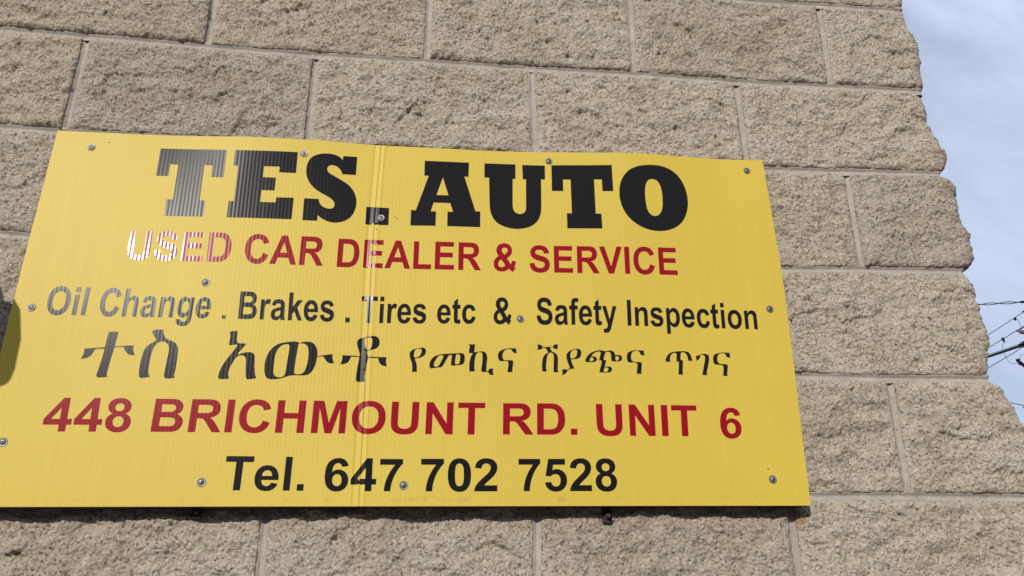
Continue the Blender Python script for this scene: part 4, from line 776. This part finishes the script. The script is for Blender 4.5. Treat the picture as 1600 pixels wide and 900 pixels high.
seed = 0
KTOP, KBOT = -6, 12
for k in range(KTOP, KBOT + 1):
    first = 0 if k % 2 == 0 else -200
    nom = [first - 400 * i for i in range(0, 9)]
    nom = [n for n in nom if n > -3300]
    def hp(n):
        if (k, n) in HEADS: return (n + HEADS[(k, n)][0], n + HEADS[(k, n)][1])
        j = float(RNG.uniform(-3, 3)); return (n + j, n + j + float(RNG.uniform(-2, 2)))
    hs = [hp(n) for n in nom]
    inview_rows = -1 <= k <= 5
    # corner block
    seed += 1
    dpt = float(RNG.uniform(5.5, 9.0))
    side = 396.0 if k % 2 == 0 else 196.0
    make_block(k, hs[0], None, 1.7 if inview_rows else 9.0, dpt, seed, corner=side)
    for i in range(len(hs) - 1):
        seed += 1
        uR, uL = hs[i], hs[i + 1]
        dpt = float(RNG.uniform(5.5, 9.5))
        st_ = 9.0
        if inview_rows and uR[0] > -1700:
            st_ = 1.7
            hidden = (k in (2, 3, 4)) and uR[0] < -190 and uL[0] > -1400
            if hidden: st_ = 12.0
            if k == -1 and uR[0] < -200: st_ = 9.0
            if k == 5: dpt = 8.0 if i == 0 else (5.0 if i >= 2 else 6.5)
        make_block(k, uL, uR, st_, dpt, seed)
    # mortar heads
    for i, h in enumerate(hs):
        fine = inview_rows and h[0] > -1700
        dz = 3.0 if fine else 30.0
        z = np.arange(-200 * k - 3, -200 * (k + 1) + 3, -dz)
        if len(z) < 3: continue
        t_ = (-200 * k - z) / 200
        uc = h[0] + (h[1] - h[0]) * t_
        cr_ = np.array([-9, -6, -4.6, -3, -1.5, 0, 1.5, 3, 4.6, 6, 9.0])
        U_ = uc[:, None] + cr_[None, :]
        Zz = np.repeat(z[:, None], len(cr_), 1)
        P = np.stack([U_.ravel(), 0 * U_.ravel(), Zz.ravel()], 1)
        prof = np.interp(np.abs(cr_), [0, 3, 4.6, 9], [2.6, 1.3, -1.0, -1.0])
        pj = float(RNG.uniform(-1.2, 2.6))
        Y = np.tile(prof, len(z)) + pj + 1.6 * perlin(P / 16 + seed) + 0.6 * perlin(P / 4.0 + seed)
        Vv = np.stack([P[:, 0], Y, P[:, 2] + Z0], 1)
        idx = np.arange(len(Vv)).reshape(len(z), len(cr_))
        F = np.stack([idx[:-1, :-1], idx[1:, :-1], idx[1:, 1:], idx[:-1, 1:]], -1).reshape(-1, 4)
        c = np.array([h[0], 0, Z0 - 200 * k - 100.0])
        mesh_obj('mortar_joint', (Vv - c) / 1000, F, MORTAR, wall, tuple(c / 1000))
# bed joints, wrapping round the corner
for k in range(KTOP, KBOT + 2):
    inv = 0 <= k <= 5
    us = np.arange(-3300 if not inv else -1700, MORTAR_U - 6, 3.0 if inv else 60.0)
    if inv: us = np.concatenate([np.arange(-3300, -1700, 60.0), us])
    MORTAR_U = 206.0 if k == 5 else 190.0
    cols = [(u, 0.0, 0.0, -1.0, u) for u in us]
    for a in np.linspace(0, math.pi / 2, 6):
        cols.append((MORTAR_U - 6 + 6 * math.sin(a), 6 - 6 * math.cos(a), math.sin(a), -math.cos(a), MORTAR_U))
    for y in np.arange(12, 1220, 6.0 if inv else 60.0):
        cols.append((MORTAR_U, y, 1.0, 0.0, MORTAR_U))
    cols = np.array(cols)
    cr_ = np.array([-9, -6, -4.6, -3, -1.5, 0, 1.5, 3, 4.6, 6, 9.0])
    zc = bed_z(k, cols[:, 4])
    X = np.repeat(cols[:, 0:1], len(cr_), 1); Yb = np.repeat(cols[:, 1:2], len(cr_), 1)
    Zz = zc[:, None] + cr_[None, :]
    P = np.stack([X.ravel(), Yb.ravel(), Zz.ravel()], 1)
    prof = np.interp(np.abs(cr_), [0, 3, 4.6, 9], [2.2, 1.0, -1.6, -1.6])
    dd = np.tile(prof, len(cols)) + 1.7 * perlin(P / 35 + k) + 0.9 * perlin(P / 12 + k) + 0.4 * perlin(P / 4.0 + k)
    Nn = np.repeat(cols[:, 2:4], len(cr_), 0)
    Vv = np.stack([P[:, 0] - Nn[:, 0] * dd, P[:, 1] - Nn[:, 1] * dd, P[:, 2] + Z0], 1)
    idx = np.arange(len(Vv)).reshape(len(cols), len(cr_))
    F = np.stack([idx[:-1, :-1], idx[:-1, 1:], idx[1:, 1:], idx[1:, :-1]], -1).reshape(-1, 4)
    c = np.array([-700.0, 0, Z0 - 200 * k])
    mesh_obj('mortar_joint', (Vv - c) / 1000, F, MORTAR, wall, tuple(c / 1000))

# side wall blocks beyond the corner ones, coarser
def side_block(k, y0, y1, sd_):
    n1, n2 = 30, 16
    a = np.linspace(0, 1, n1); q = np.linspace(0, 1, n2)
    A, Qq = np.meshgrid(a, q, indexing='ij')
    y = y0 + 5 + A * (y1 - y0 - 10)
    z = -200 * k - 5 - Qq * 190
    P = np.stack([np.full(y.size, 200.0), y.ravel(), z.ravel()], 1)
    e = np.minimum(np.minimum(A, 1 - A) * (y1 - y0), np.minimum(Qq, 1 - Qq) * 190).ravel()
    fall = 1 - np.exp(-e / 4.0)
    x = 196 + 3 + fall * (4 + relief(P, sd_))
    edge = (e <= 0)
    x = np.where(edge, 178, x)
    Vv = np.stack([x, P[:, 1], P[:, 2] + Z0], 1)
    idx = np.arange(len(Vv)).reshape(n1, n2)
    F = np.stack([idx[:-1, :-1], idx[:-1, 1:], idx[1:, 1:], idx[1:, :-1]], -1).reshape(-1, 4)
    c = np.array([200.0, (y0 + y1) / 2, Z0 - 200 * k - 100])
    return mesh_obj('concrete_block', (Vv - c) / 1000, F, BLOCK, wall, tuple(c / 1000))
for k in range(KTOP, KBOT + 1):
    y0 = 396.0 if k % 2 == 0 else 196.0
    while y0 < 1150:
        seed += 1
        side_block(k, y0, y0 + 400, seed)
        y0 += 400
# the rest of the return wall, too far along to tell the blocks' faces apart: joined
mb = MB()
for k in range(KTOP, KBOT + 1):
    y0 = (396.0 if k % 2 == 0 else 196.0)
    while y0 < 1150: y0 += 400
    while y0 < 8900:
        o1 = float(RNG.uniform(-0.003, 0.004))
        mb.box((0.180, y0 / 1000 + 0.005, (Z0 - 200 * (k + 1)) / 1000 + 0.005), (0.204 + o1, min(9.0, y0 / 1000 + 0.395), (Z0 - 200 * k) / 1000 - 0.005), bev=0.004)
        y0 += 400
rest = mb.build('concrete_block', BLOCK, wall, angle=50)
rest['kind'] = 'stuff'
# core of the wall behind the blocks
mb = MB()
ztop = Z0 - 200 * KTOP; zbot = 0
mb.box((-3.3, 0.004, 0.0), (0.188, 9.0, ztop / 1000 - 0.005))
mb.build('wall_core', MORTAR, wall, smooth=False)
mb = MB()
mb.box((-3.34, -0.05, ztop / 1000 - 0.003), (0.25, 9.0, ztop / 1000 + 0.06), bev=0.006)
mb.build('coping', simple_mat('grey coping', (0.35, 0.34, 0.32), 0.6), wall)

# ------------------------------------------------------------------ the sign
TILT = math.radians(0.8785)
sign = empty('shop_sign', 'yellow corrugated plastic sign for a used car dealer, screwed to the block wall', 'sign',
             (-1.4007, 0, WALL_TOP_REF - 0.4233), rot=(0, -TILT, 0))
SW = 1219.4
TOPW = np.array([(0, 1.9), (99, 0.9), (182, 0.6), (323, 7.0), (447, 3.3), (523, -2.9), (612, -4.4), (761, -5.9), (876, -0.4), (992, 5.3), (1061, 1.2), (1131, -3.1), (1219, -1.6)], float)
def _smooth_interp(x, T):
    xs, ys = T[:, 0], T[:, 1]
    m = np.gradient(ys, xs)
    x = np.clip(x, xs[0], xs[-1])
    i = np.clip(np.searchsorted(xs, x) - 1, 0, len(xs) - 2)
    h = xs[i + 1] - xs[i]; t = (x - xs[i]) / h
    return (2*t**3-3*t**2+1)*ys[i] + (t**3-2*t**2+t)*h*m[i] + (-2*t**3+3*t**2)*ys[i+1] + (t**3-t**2)*h*m[i+1]
def crease_s(t):
    return np.interp(t, [0, 120, 200, 600], [528.0, 524.0, 522.3, 521.2])
CR_D = [(-8, 0), (-4, -0.6), (3.5, 0.6), (5, -0.4), (11, 0.5), (14, 0)]
def off(s, t):
    s = np.asarray(s, float); t = np.asarray(t, float)
    wv = _smooth_interp(s, TOPW) * np.exp(-np.maximum(t, 0) / 150.0)
    d = s - crease_s(t)
    cz = np.interp(d, [q[0] for q in CR_D], [q[1] for q in CR_D], left=0, right=0)
    return 38 + wv + cz
def onrm(s, t):
    e = 0.25
    ds = (off(s + e, t) - off(s - e, t)) / (2 * e)
    dt = (off(s, t + 2) - off(s, t - 2)) / 4
    # local axes: X = s, Z = -t, Y = -off
    n = np.stack([-ds, -np.ones_like(ds), dt], 1)
    return n / np.linalg.norm(n, axis=1)[:, None]
SHEET = sheet_material(TILT)
EDGE_T = [0, 105, 193, 241, 305, 398, 464, 519, 614]
EDGE_S = [1219.4, 1220.5, 1221.5, 1221.0, 1219.5, 1216.3, 1213.5, 1211.0, 1207.8]
def edge_l(t): return np.interp(t, [0, 230, 387, 612], [0.5, -6.2, -9.5, -12.0])
def edge_r(t): return np.interp(t, EDGE_T, EDGE_S)
def bot(s): return 610.9 + 3.7 * s / SW
scols = sorted(set(np.round(np.linspace(0, SW, 190), 2)))
scols = [s for s in scols if abs(s - 523) > 18]
CRC = [-8.4, -7.6, -6, -4.4, -3.6, 0, 3.1, 3.9, 4.6, 5.4, 8, 10.6, 11.4, 13.6, 14.4]
colsA = [('n', s) for s in scols if s < 523] + [('c', d) for d in CRC] + [('n', s) for s in scols if s > 523]
rows = np.linspace(0, 1, 40)
VV = []
for kind, s in colsA:
    sb = s if kind == 'n' else 522
    t = rows * bot(sb)
    if kind == 'c': ss = crease_s(t) + s
    elif s < 523: ss = s + edge_l(t) * (1 - s / 505.0)
    else: ss = s + (edge_r(t) - SW) * (s - 541) / (SW - 541)
    VV.append(np.stack([ss, t], 1))
VV = np.array(VV)
nC, nR = VV.shape[:2]
flat = VV.reshape(-1, 2)
of = off(flat[:, 0], flat[:, 1])
front = np.stack([flat[:, 0], -of, -flat[:, 1]], 1) / 1000
idx = np.arange(nC * nR).reshape(nC, nR)
F = np.stack([idx[:-1, :-1], idx[:-1, 1:], idx[1:, 1:], idx[1:, :-1]], -1).reshape(-1, 4)
panel = mesh_obj('printed_face', front, F, SHEET, sign, normals=onrm(flat[:, 0], flat[:, 1]))
# edges and back of the 4 mm sheet
back = front + np.array([0, 0.004, 0])
ring = list(idx[:, 0]) + list(idx[-1, 1:]) + list(idx[-2::-1, -1]) + list(idx[0, -2:0:-1])
nr = len(ring)
VB = np.concatenate([front[ring] + np.array([0, 0.0001, 0]), back[ring], back])
FB = [(i, (i + 1) % nr, nr + (i + 1) % nr, nr + i) for i in range(nr)] + [tuple(2 * nr + q for q in f[::-1]) for f in F]
EDGE = simple_mat('yellow sheet edge', (0.62, 0.43, 0.09), 0.55, noise=0.08)
mesh_obj('sheet_edge', VB, FB, EDGE, sign, smooth=False)
mb = MB()
bq = [(0.004, -0.004), (1.2150, -0.004), (1.2035, -0.6135), (-0.004, -0.6104)]
mb.add([(x, y, z) for y in (-0.0265, -0.0085) for x, z in bq], [(0, 1, 2, 3), (7, 6, 5, 4), (0, 4, 5, 1), (1, 5, 6, 2), (2, 6, 7, 3), (3, 7, 4, 0)])
WOOD = simple_mat('dark painted plywood', (0.03, 0.02, 0.016), 0.8, noise=0.4, scale=20)
mb.build('backing_board', WOOD, sign, smooth=False)

# lettering --------------------------------------------------------------------
BLACK = ink_material('black vinyl lettering', (0.011, 0.010, 0.011), TILT)
RED = ink_material('red vinyl lettering', (0.265, 0.005, 0.014), TILT)
def parse(d, nq=5):
    toks = re.findall(r'[MLHVQZ]|-?\d+', d)
    cs, cur, i, cmd, x, y = [], [], 0, None, 0, 0
    while i < len(toks):
        if toks[i] in 'MLHVQZ':
            cmd = toks[i]; i += 1
            if cmd == 'Z':
                cs.append(cur); cur = []
                continue
        if cmd == 'M': x, y = float(toks[i]), float(toks[i+1]); i += 2; cur = [(x, y)]; cmd = 'L'
        elif cmd == 'L': x, y = float(toks[i]), float(toks[i+1]); i += 2; cur.append((x, y))
        elif cmd == 'H': x = float(toks[i]); i += 1; cur.append((x, y))
        elif cmd == 'V': y = float(toks[i]); i += 1; cur.append((x, y))
        elif cmd == 'Q':
            cx, cy, ex, ey = map(float, toks[i:i+4]); i += 4
            for j in range(1, nq + 1):
                t = j / nq
                cur.append(((1-t)**2*x + 2*t*(1-t)*cx + t*t*ex, (1-t)**2*y + 2*t*(1-t)*cy + t*t*ey))
            x, y = ex, ey
    return cs
def inside(P, cs):
    r = np.zeros(len(P), bool)
    for c in cs:
        c = np.array(c)
        a = c; b = np.roll(c, -1, 0)
        for (x0, y0), (x1, y1) in zip(a, b):
            if y0 == y1: continue
            cond = ((y0 > P[:, 1]) != (y1 > P[:, 1]))
            xi = (x1 - x0) * (P[:, 1] - y0) / (y1 - y0) + x0
            r ^= cond & (P[:, 0] < xi)
    return r
def letter(cs, mat, label):
    """cs: contours in sign millimetres (s, t)"""
    cc = []
    for c in cs:
        c = [q for i, q in enumerate(c) if math.dist(q, c[i - 1]) > 0.05]
        # long edges are split so that the letter can follow the sheet
        o = []
        for i, q in enumerate(c):
            n_ = c[(i + 1) % len(c)]
            m = max(1, int(math.dist(q, n_) / 7))
            o += [(q[0] + (n_[0] - q[0]) * j / m, q[1] + (n_[1] - q[1]) * j / m) for j in range(m)]
        cc.append(o)
    vs, es = [], []
    for c in cc:
        n0 = len(vs)
        vs += [Vector(q) for q in c]
        es += [(n0 + i, n0 + (i + 1) % len(c)) for i in range(len(c))]
    A = np.array([q for c in cc for q in c])
    lo, hi = A.min(0), A.max(0)
    gx = [g for g in np.arange(lo[0] + 3, hi[0], 7.0)]
    pts = [(x, y) for x in gx for y in np.arange(lo[1] + 3, hi[1], 7.0) if not (500 < x < 545)]
    if hi[0] > 508 and lo[0] < 545:
        for y in np.arange(lo[1] + 1.0, hi[1], 4.0):
            pts += [(float(crease_s(y)) + d, y) for d in [-16] + CRC + [20]]
    if pts:
        pts = np.array(pts)
        k = inside(pts, cc)
        pts = pts[k]
        if len(pts):
            d = np.min(np.linalg.norm(pts[:, None] - A[None], axis=2), axis=1)
            pts = pts[d > 0.5]
            vs += [Vector((float(a), float(b))) for a, b in pts]
    rv, re_, rf, *_ = delaunay_2d_cdt(vs, es, [], 0, 1e-4)
    rv = np.array([(q.x, q.y) for q in rv]); rf = np.array([tuple(f) for f in rf])
    cen = rv[rf].mean(1)
    rf = rf[inside(cen, cc)]
    o_ = off(rv[:, 0], rv[:, 1]) + 0.3
    P3 = np.stack([rv[:, 0], -o_, -rv[:, 1]], 1) / 1000
    a, b, c = P3[rf[:, 0]], P3[rf[:, 1]], P3[rf[:, 2]]
    n = np.cross(b - a, c - a)
    fl = n[:, 1] > 0
    rf[fl] = rf[fl][:, ::-1]
    l = mesh_obj('letter', P3, rf, mat, sign, normals=onrm(rv[:, 0], rv[:, 1]))
    l['label'] = label
    return l
CN = {'r': 'red', 'k': 'black'}
for text, colr, TL_, TR_, BL_, BR_ in WORDS:
    runs, pen = [], 0.0
    for ch in text:
        adv, d = GLYPHS[ch]
        runs.append((ch, [[(x + pen, y) for x, y in c] for c in parse(d)]))
        pen += adv
    xs = [x for _, cs in runs for c in cs for x, y in c]
    x0, x1 = min(xs), max(xs)
    tot = 1446.0 if text in ('7528', '702') else 1466.0
    for ch, cs in runs:
        out = []
        for c in cs:
            o = []
            for x, y in c:
                a = (x - x0) / (x1 - x0); h = y / tot
                bx = BL_[0] + a * (BR_[0] - BL_[0]); by = BL_[1] + a * (BR_[1] - BL_[1])
                tx = TL_[0] + a * (TR_[0] - TL_[0]); ty = TL_[1] + a * (TR_[1] - TL_[1])
                o.append((bx + h * (tx - bx), by + h * (ty - by)))
            out.append(o)
        letter(out, RED if colr == 'r' else BLACK, '%s letter %s in the word %s' % (CN[colr], ch, text))
for q in DOTS:
    letter([q], BLACK, 'small black square dot between the services')
for ch, cs in TRACED:
    letter(cs, BLACK, ('large black slab letter %s in the top line' if ord(ch) < 200 else 'black Amharic letter %s') % ch)

# screws and washers --------------------------------------------------------------
ZINC = simple_mat('zinc screw head', (0.20, 0.20, 0.215), 0.45, metal=0.8, noise=0.2, scale=400)
WASH = simple_mat('grey washer', (0.20, 0.20, 0.19), 0.5, metal=0.6, noise=0.25, scale=300)
DARKM = simple_mat('dark recess', (0.03, 0.03, 0.035), 0.6)
def star(k_, i_): return 1.0
def screw(s, t, lean):
    o_ = float(off(s, t)) / 1000
    mb = MB()
    prof = [(0.0031, -0.004), (0.0041, 0.0009), (0.0041, 0.0016), (0.0037, 0.0022), (0.0029, 0.0027), (0.0021, 0.0028), (0.0018, 0.0010)]
    mb.lathe(prof, (0, 0, 0), axis=(lean[0], -1, lean[1]), seg=24,
             mod=lambda k, i: (1.0 if k < 5 else (1.15 if i % 6 == 0 else (0.9 if i % 6 in (1, 5) else 0.5))))
    sc_ = mb.build('screw', ZINC, sign, (s / 1000, -o_, -t / 1000), angle=40)
    m2 = MB()
    m2.lathe([(0.0015, 0), (0.0015, 0.0014)], (0, 0, 0), axis=(lean[0], -1, lean[1]), seg=8)
    m2.build('screw_recess', DARKM, sc_)
    m3 = MB()
    m3.lathe([(0.0062, 0.0001), (0.0063, 0.0009), (0.0058, 0.0014), (0.0040, 0.0012), (0.0035, 0.0002)], (0, 0, 0), axis=(lean[0], -1, lean[1]), seg=28)
    m3.build('washer', WASH, sc_, angle=30)
for s, t in SCREWS:
    screw(s, t, (float(RNG.uniform(-.08, .08)), float(RNG.uniform(-.08, .08))))
for s, t in HOLES:
    mb = MB()
    mb.lathe([(0.0011, -0.0004), (0.0011, 0.00045), (0.0004, 0.0002)], (0, 0, 0), seg=9, mod=lambda k, i: 0.8 + 0.4 * ((i * 7) % 5) / 5)
    mb.build('screw_hole', DARKM, sign, (s / 1000, -float(off(s, t)) / 1000, -t / 1000))

# steel anchors that carry the sign -----------------------------------------------------
RUST = simple_mat('rusty bolt', (0.09, 0.045, 0.035), 0.75, metal=0.3, noise=0.5, scale=500, bump=0.0006)
STEEL = simple_mat('blackened steel strap', (0.035, 0.03, 0.028), 0.7, metal=0.4, noise=0.4, scale=200)
for (u, v, lab, turn) in ((-1.098, -1.040, 'blackened steel anchor with a crooked rusty bolt under the sign, left one', 0.35),
                          (-0.4955, -1.041, 'blackened steel anchor with a straight rusty bolt under the sign, right one', 0.0)):
    a = empty('sign_anchor', lab, 'bracket', (u, -0.010, WALL_TOP_REF + v), 'steel anchors under the sign')
    mb = MB()
    mb.box((-0.007, -0.003, -0.004), (0.007, 0.004, 0.060), bev=0.001)
    mb.box((-0.007, -0.013, 0.0162), (0.007, -0.0032, 0.018), bev=0.0005)
    mb.build('strap', STEEL, a)
    m2 = MB()
    ax = (math.sin(turn) * .6, -1, -0.25 * turn)
    m2.lathe([(0.0042, 0.004), (0.0044, 0.0048), (0.0044, 0.0080), (0.0038, 0.0088)], (0, 0, 0.006), axis=ax, seg=6)
    m2.lathe([(0.0030, 0.0089), (0.0030, 0.0135), (0.0024, 0.0142)], (0, 0, 0.006), axis=ax, seg=12)
    m2.build('bolt', RUST, a, angle=30)

# wall lamp just left of the view; its shadow falls over the sign's left edge ---------------
GALV = simple_mat('grey lamp housing', (0.22, 0.22, 0.21), 0.5, metal=0.4)
LENS = simple_mat('lamp glass', (0.5, 0.5, 0.48), 0.15)
lp = Vector((-1.4007 - 0.049, -0.038, WALL_TOP_REF - 0.4233 - 0.352)) + to_sun * 0.34
lamp = empty('wall_lamp', 'grey wall lamp on a bent arm left of the yellow sign, shadowing its edge', 'lamp', tuple(lp))
def shade(s_):
    return s_
mb = MB()
rr_ = Vector((math.cos(SUN_AZ), math.sin(SUN_AZ), 0))
prof = [(0.020, 0.062), (0.042, 0.055), (0.054, 0.040), (0.060, 0.018), (0.065, 0.0), (0.068, -0.045), (0.066, -0.061), (0.030, -0.066)]
mb.lathe(prof, (0, 0, 0), axis=(0.05, 0.02, 1), seg=28, up=(1, 0, 0))
mb.build('lamp_body', GALV, lamp)
m2 = MB()
m2.lathe([(0.040, -0.082), (0.052, -0.070), (0.028, -0.0665)], (0, 0, 0), axis=(0.05, 0.02, 1), seg=28, up=(1, 0, 0))
m2.build('lens', LENS, lamp)
m3 = MB()
wy = -lp.y
m3.tube([(0, 0, 0.055), (-0.01, 0.02, 0.09), (-0.05, 0.06, 0.10), (-0.10, wy - 0.04, 0.10), (-0.10, wy - 0.012, 0.10)], 0.011, 10)
m3.box((-0.15, wy - 0.016, 0.075), (-0.05, wy - 0.002, 0.185), bev=0.003)
m3.build('arm', GALV, lamp)

# ------------------------------------------------------------------ overhead lines
WIRE = simple_mat('weathered line wire', (0.03, 0.032, 0.04), 0.7, spec=0.2, noise=0.2)
CABLE = simple_mat('black cable jacket', (0.008, 0.008, 0.011), 0.8, spec=0.12, noise=0.2)
def smooth_path(pts, n=10):
    P = [np.array(q) for q in pts]
    P = [2 * P[0] - P[1]] + P + [2 * P[-1] - P[-2]]
    o = []
    for i in range(1, len(P) - 2):
        for j in range(n):
            t = j / n
            a, b, c, d = P[i-1], P[i], P[i+1], P[i+2]
            o.append(0.5 * ((2*b) + (-a + c)*t + (2*a - 5*b + 4*c - d)*t*t + (-a + 3*b - 3*c + d)*t**3))
    o.append(P[-2])
    return o
def wire(name, pts, r, mat, label, group=None, cat='cable'):
    mb = MB(); mb.tube(smooth_path(pts, 6), r, 7)
    return tag(mb.build(name, mat, angle=80), label, cat, group)
G_ = 'overhead lines beyond the corner of the wall'
# twisted pair
path = smooth_path([(16.819, 30.934, 14.664), (8.737, 11.103, 6.816), (7.962, 9.209, 6.068), (7.297, 7.185, 5.32), (7.27, 6.81, 5.25)], 60)
tp = empty('twisted_cable', 'uppermost overhead line, a loosely twisted pair running almost level', 'cable', tuple(path[0]), G_)
for ph in (0, math.pi):
    mb = MB(); L_ = 0; pts = []
    for i, q in enumerate(path):
        if i: L_ += np.linalg.norm(q - path[i-1])
        a = 2 * math.pi * L_ / 1.9 + ph
        pts.append(np.array(q) - np.array(path[0]) + np.array([0.006 * math.cos(a), 0, 0.017 * math.sin(a)]))
    mb.tube(pts, 0.0065, 6)
    mb.build('strand', CABLE, tp, angle=80)
wire('overhead_wire', [(15.435, 29.97, 9.007), (8.169, 10.288, 5.985), (7.419, 8.606, 5.651), (6.95, 6.82, 5.25)], 0.0052, WIRE, 'thin overhead wire just below the twisted pair, with a small clamp near its right end', G_)
wire('overhead_wire', [(15.424, 30.045, 8.714), (8.194, 10.338, 5.803), (7.538, 8.971, 5.515), (7.423, 8.684, 5.453), (7.6, 7.06, 5.5)], 0.0052, WIRE, 'thin overhead wire with a hanging connector, right above the thick black cable', G_)
wire('overhead_cable', [(15.467, 29.689, 10.031), (8.134, 10.445, 5.634), (7.425, 8.769, 5.229), (7.46, 7.0, 4.88)], 0.019, CABLE, 'thick black overhead cable, the heaviest of the lines', G_)
wire('overhead_wire', [(15.469, 29.675, 10.10), (8.134, 10.437, 5.664), (7.425, 8.758, 5.268), (7.46, 7.0, 4.93)], 0.004, WIRE, 'hair-thin support wire lying just over the thick black cable', G_)
wire('overhead_wire', [(15.395, 30.199, 8.083), (8.14, 10.497, 5.47), (7.425, 8.781, 5.196), (7.47, 7.02, 4.78)], 0.0052, WIRE, 'thin overhead wire right below the thick black cable', G_)
wire('overhead_wire', [(15.45, 29.9, 12.0), (8.449, 10.45, 4.859), (8.228, 10.081, 4.705), (7.60, 7.10, 3.5)], 0.006, WIRE, 'lowest overhead wire, dipping to the right beside the wall', G_)
wire('drop_wire', [(7.937, 9.79, 5.684), (7.86, 9.678, 5.615), (7.866, 9.679, 5.598), (7.761, 9.588, 5.53), (7.667, 9.505, 5.418), (7.603, 9.402, 5.29), (7.547, 9.294, 5.159), (7.499, 9.16, 5.085), (7.37, 8.894, 5.003)], 0.003, WIRE, 'slack thin drop wire looping below the hanging connector', None, 'wire')
wire('drop_wire', [(7.608, 9.037, 5.713), (7.549, 8.908, 5.651), (7.486, 8.814, 5.508)], 0.003, WIRE, 'short curved drop wire from the clamp on the upper thin wire', None, 'wire')
wire('drop_wire', [(7.388, 8.867, 5.037), (7.393, 8.84, 5.103), (7.425, 8.815, 5.102), (7.3, 8.3, 5.05)], 0.003, WIRE, 'small stiff loop of wire over the dark splice box', None, 'wire')
def clamp(p0, p1, r, label):
    mb = MB(); a, b = Vector(p0), Vector(p1)
    mb.tube([a, a.lerp(b, .2), a.lerp(b, .5), a.lerp(b, .55), a.lerp(b, 1)], [r * .6, r, r, r * .5, r * .45], 8)
    mb.box(tuple(a + Vector((-r, -r, r * .3))), tuple(a + Vector((r, r, r * 1.6))), bev=r * .2)
    return tag(mb.build('wire_connector', CABLE), label, 'connector', 'small connectors on the overhead wires')
clamp((7.937, 9.789, 5.68), (7.863, 9.679, 5.60), 0.018, 'dark connector hanging from the second thin wire at the head of the drop wire')
clamp((7.607, 9.036, 5.71), (7.585, 9.00, 5.69), 0.016, 'small dark clamp on the upper thin wire near the right edge')
mb = MB()
a, b = Vector((7.538, 8.99, 5.515)), Vector((7.495, 8.668, 5.36))
mb.tube([a, a.lerp(b, .25), a.lerp(b, .3), a.lerp(b, .5), a.lerp(b, .55), a.lerp(b, .8), b], [0.008, 0.012, 0.028, 0.03, 0.02, 0.028, 0.012], 10)
tag(mb.build('insulator', simple_mat('grey brown insulator', (0.12, 0.10, 0.10), 0.4)), 'grey brown dead-end insulator at the right edge of the photo', 'insulator')
mb = MB()
a, b = Vector((7.372, 8.89, 5.02)), Vector((7.45, 8.75, 4.84))
mb.tube([a, a.lerp(b, .15), a.lerp(b, .3), a.lerp(b, .6), b], [0.016, 0.03, 0.022, 0.034, 0.02], 10)
mb.box(tuple(a + Vector((-.02, -.02, 0.005))), tuple(a + Vector((.02, .02, .04))), bev=.004)
tag(mb.build('splice_box', CABLE), 'small black splice box hanging at the right edge below the cables', 'splice box')
mb = MB()
mb.tube([(7.6, 7.0, 0), (7.6, 7.0, 3), (7.6, 7.0, 6.4)], [0.17, 0.155, 0.14], 20)
pole = empty('utility_pole', 'weathered wooden utility pole beyond the right edge carrying the overhead lines', 'pole', (7.6, 7.0, 0))
mb2 = MB(); mb2.tube([(0, 0, 0), (0, 0, 3), (0, 0, 6.3)], [0.17, 0.155, 0.14], 20)
mb2.build('shaft', simple_mat('weathered pole wood', (0.16, 0.125, 0.095), 0.9, noise=0.4, scale=15), pole)
mb3 = MB()
mb3.box((-1.0, -0.16, 5.15), (0.25, -0.165 + 0.02 - 0.06, 5.27), bev=0.01) if False else mb3.box((-1.05, -0.24, 5.12), (0.3, -0.145, 5.24), bev=0.01)
mb3.build('crossarm', simple_mat('crossarm wood', (0.15, 0.12, 0.09), 0.9, noise=0.4, scale=15), pole)
far = empty('utility_pole', 'tall far wooden utility pole hidden behind the building, where the overhead lines run to', 'pole', (15.5, 30.05, 0))
mb4 = MB(); mb4.tube([(0, 0, 0), (0, 0, 8), (0, 0, 15.4)], [0.24, 0.2, 0.16], 16)
mb4.build('shaft', bpy.data.materials['weathered pole wood'], far)
# ribbed end of a grey cable held against the corner, only its edge in view
mb = MB(); pts, rs = [], []
for i in range(48):
    a_ = i / 47
    pts.append((0.222 + 0.05 * max(0, a_ - 0.62) ** 1.2 * 3, -0.026 + 0.01 * a_, WALL_TOP_REF - 0.990 + 0.062 * min(a_, 0.8)))
    rs.append(0.0058 if i % 4 < 2 else 0.0042)
mb.tube(pts, rs, 10)
tag(mb.build('ribbed_conduit', simple_mat('dark ribbed jacket', (0.10, 0.10, 0.13), 0.35, metal=0.4)), 'short piece of ribbed grey conduit at the ragged corner, low at the right edge', 'conduit')
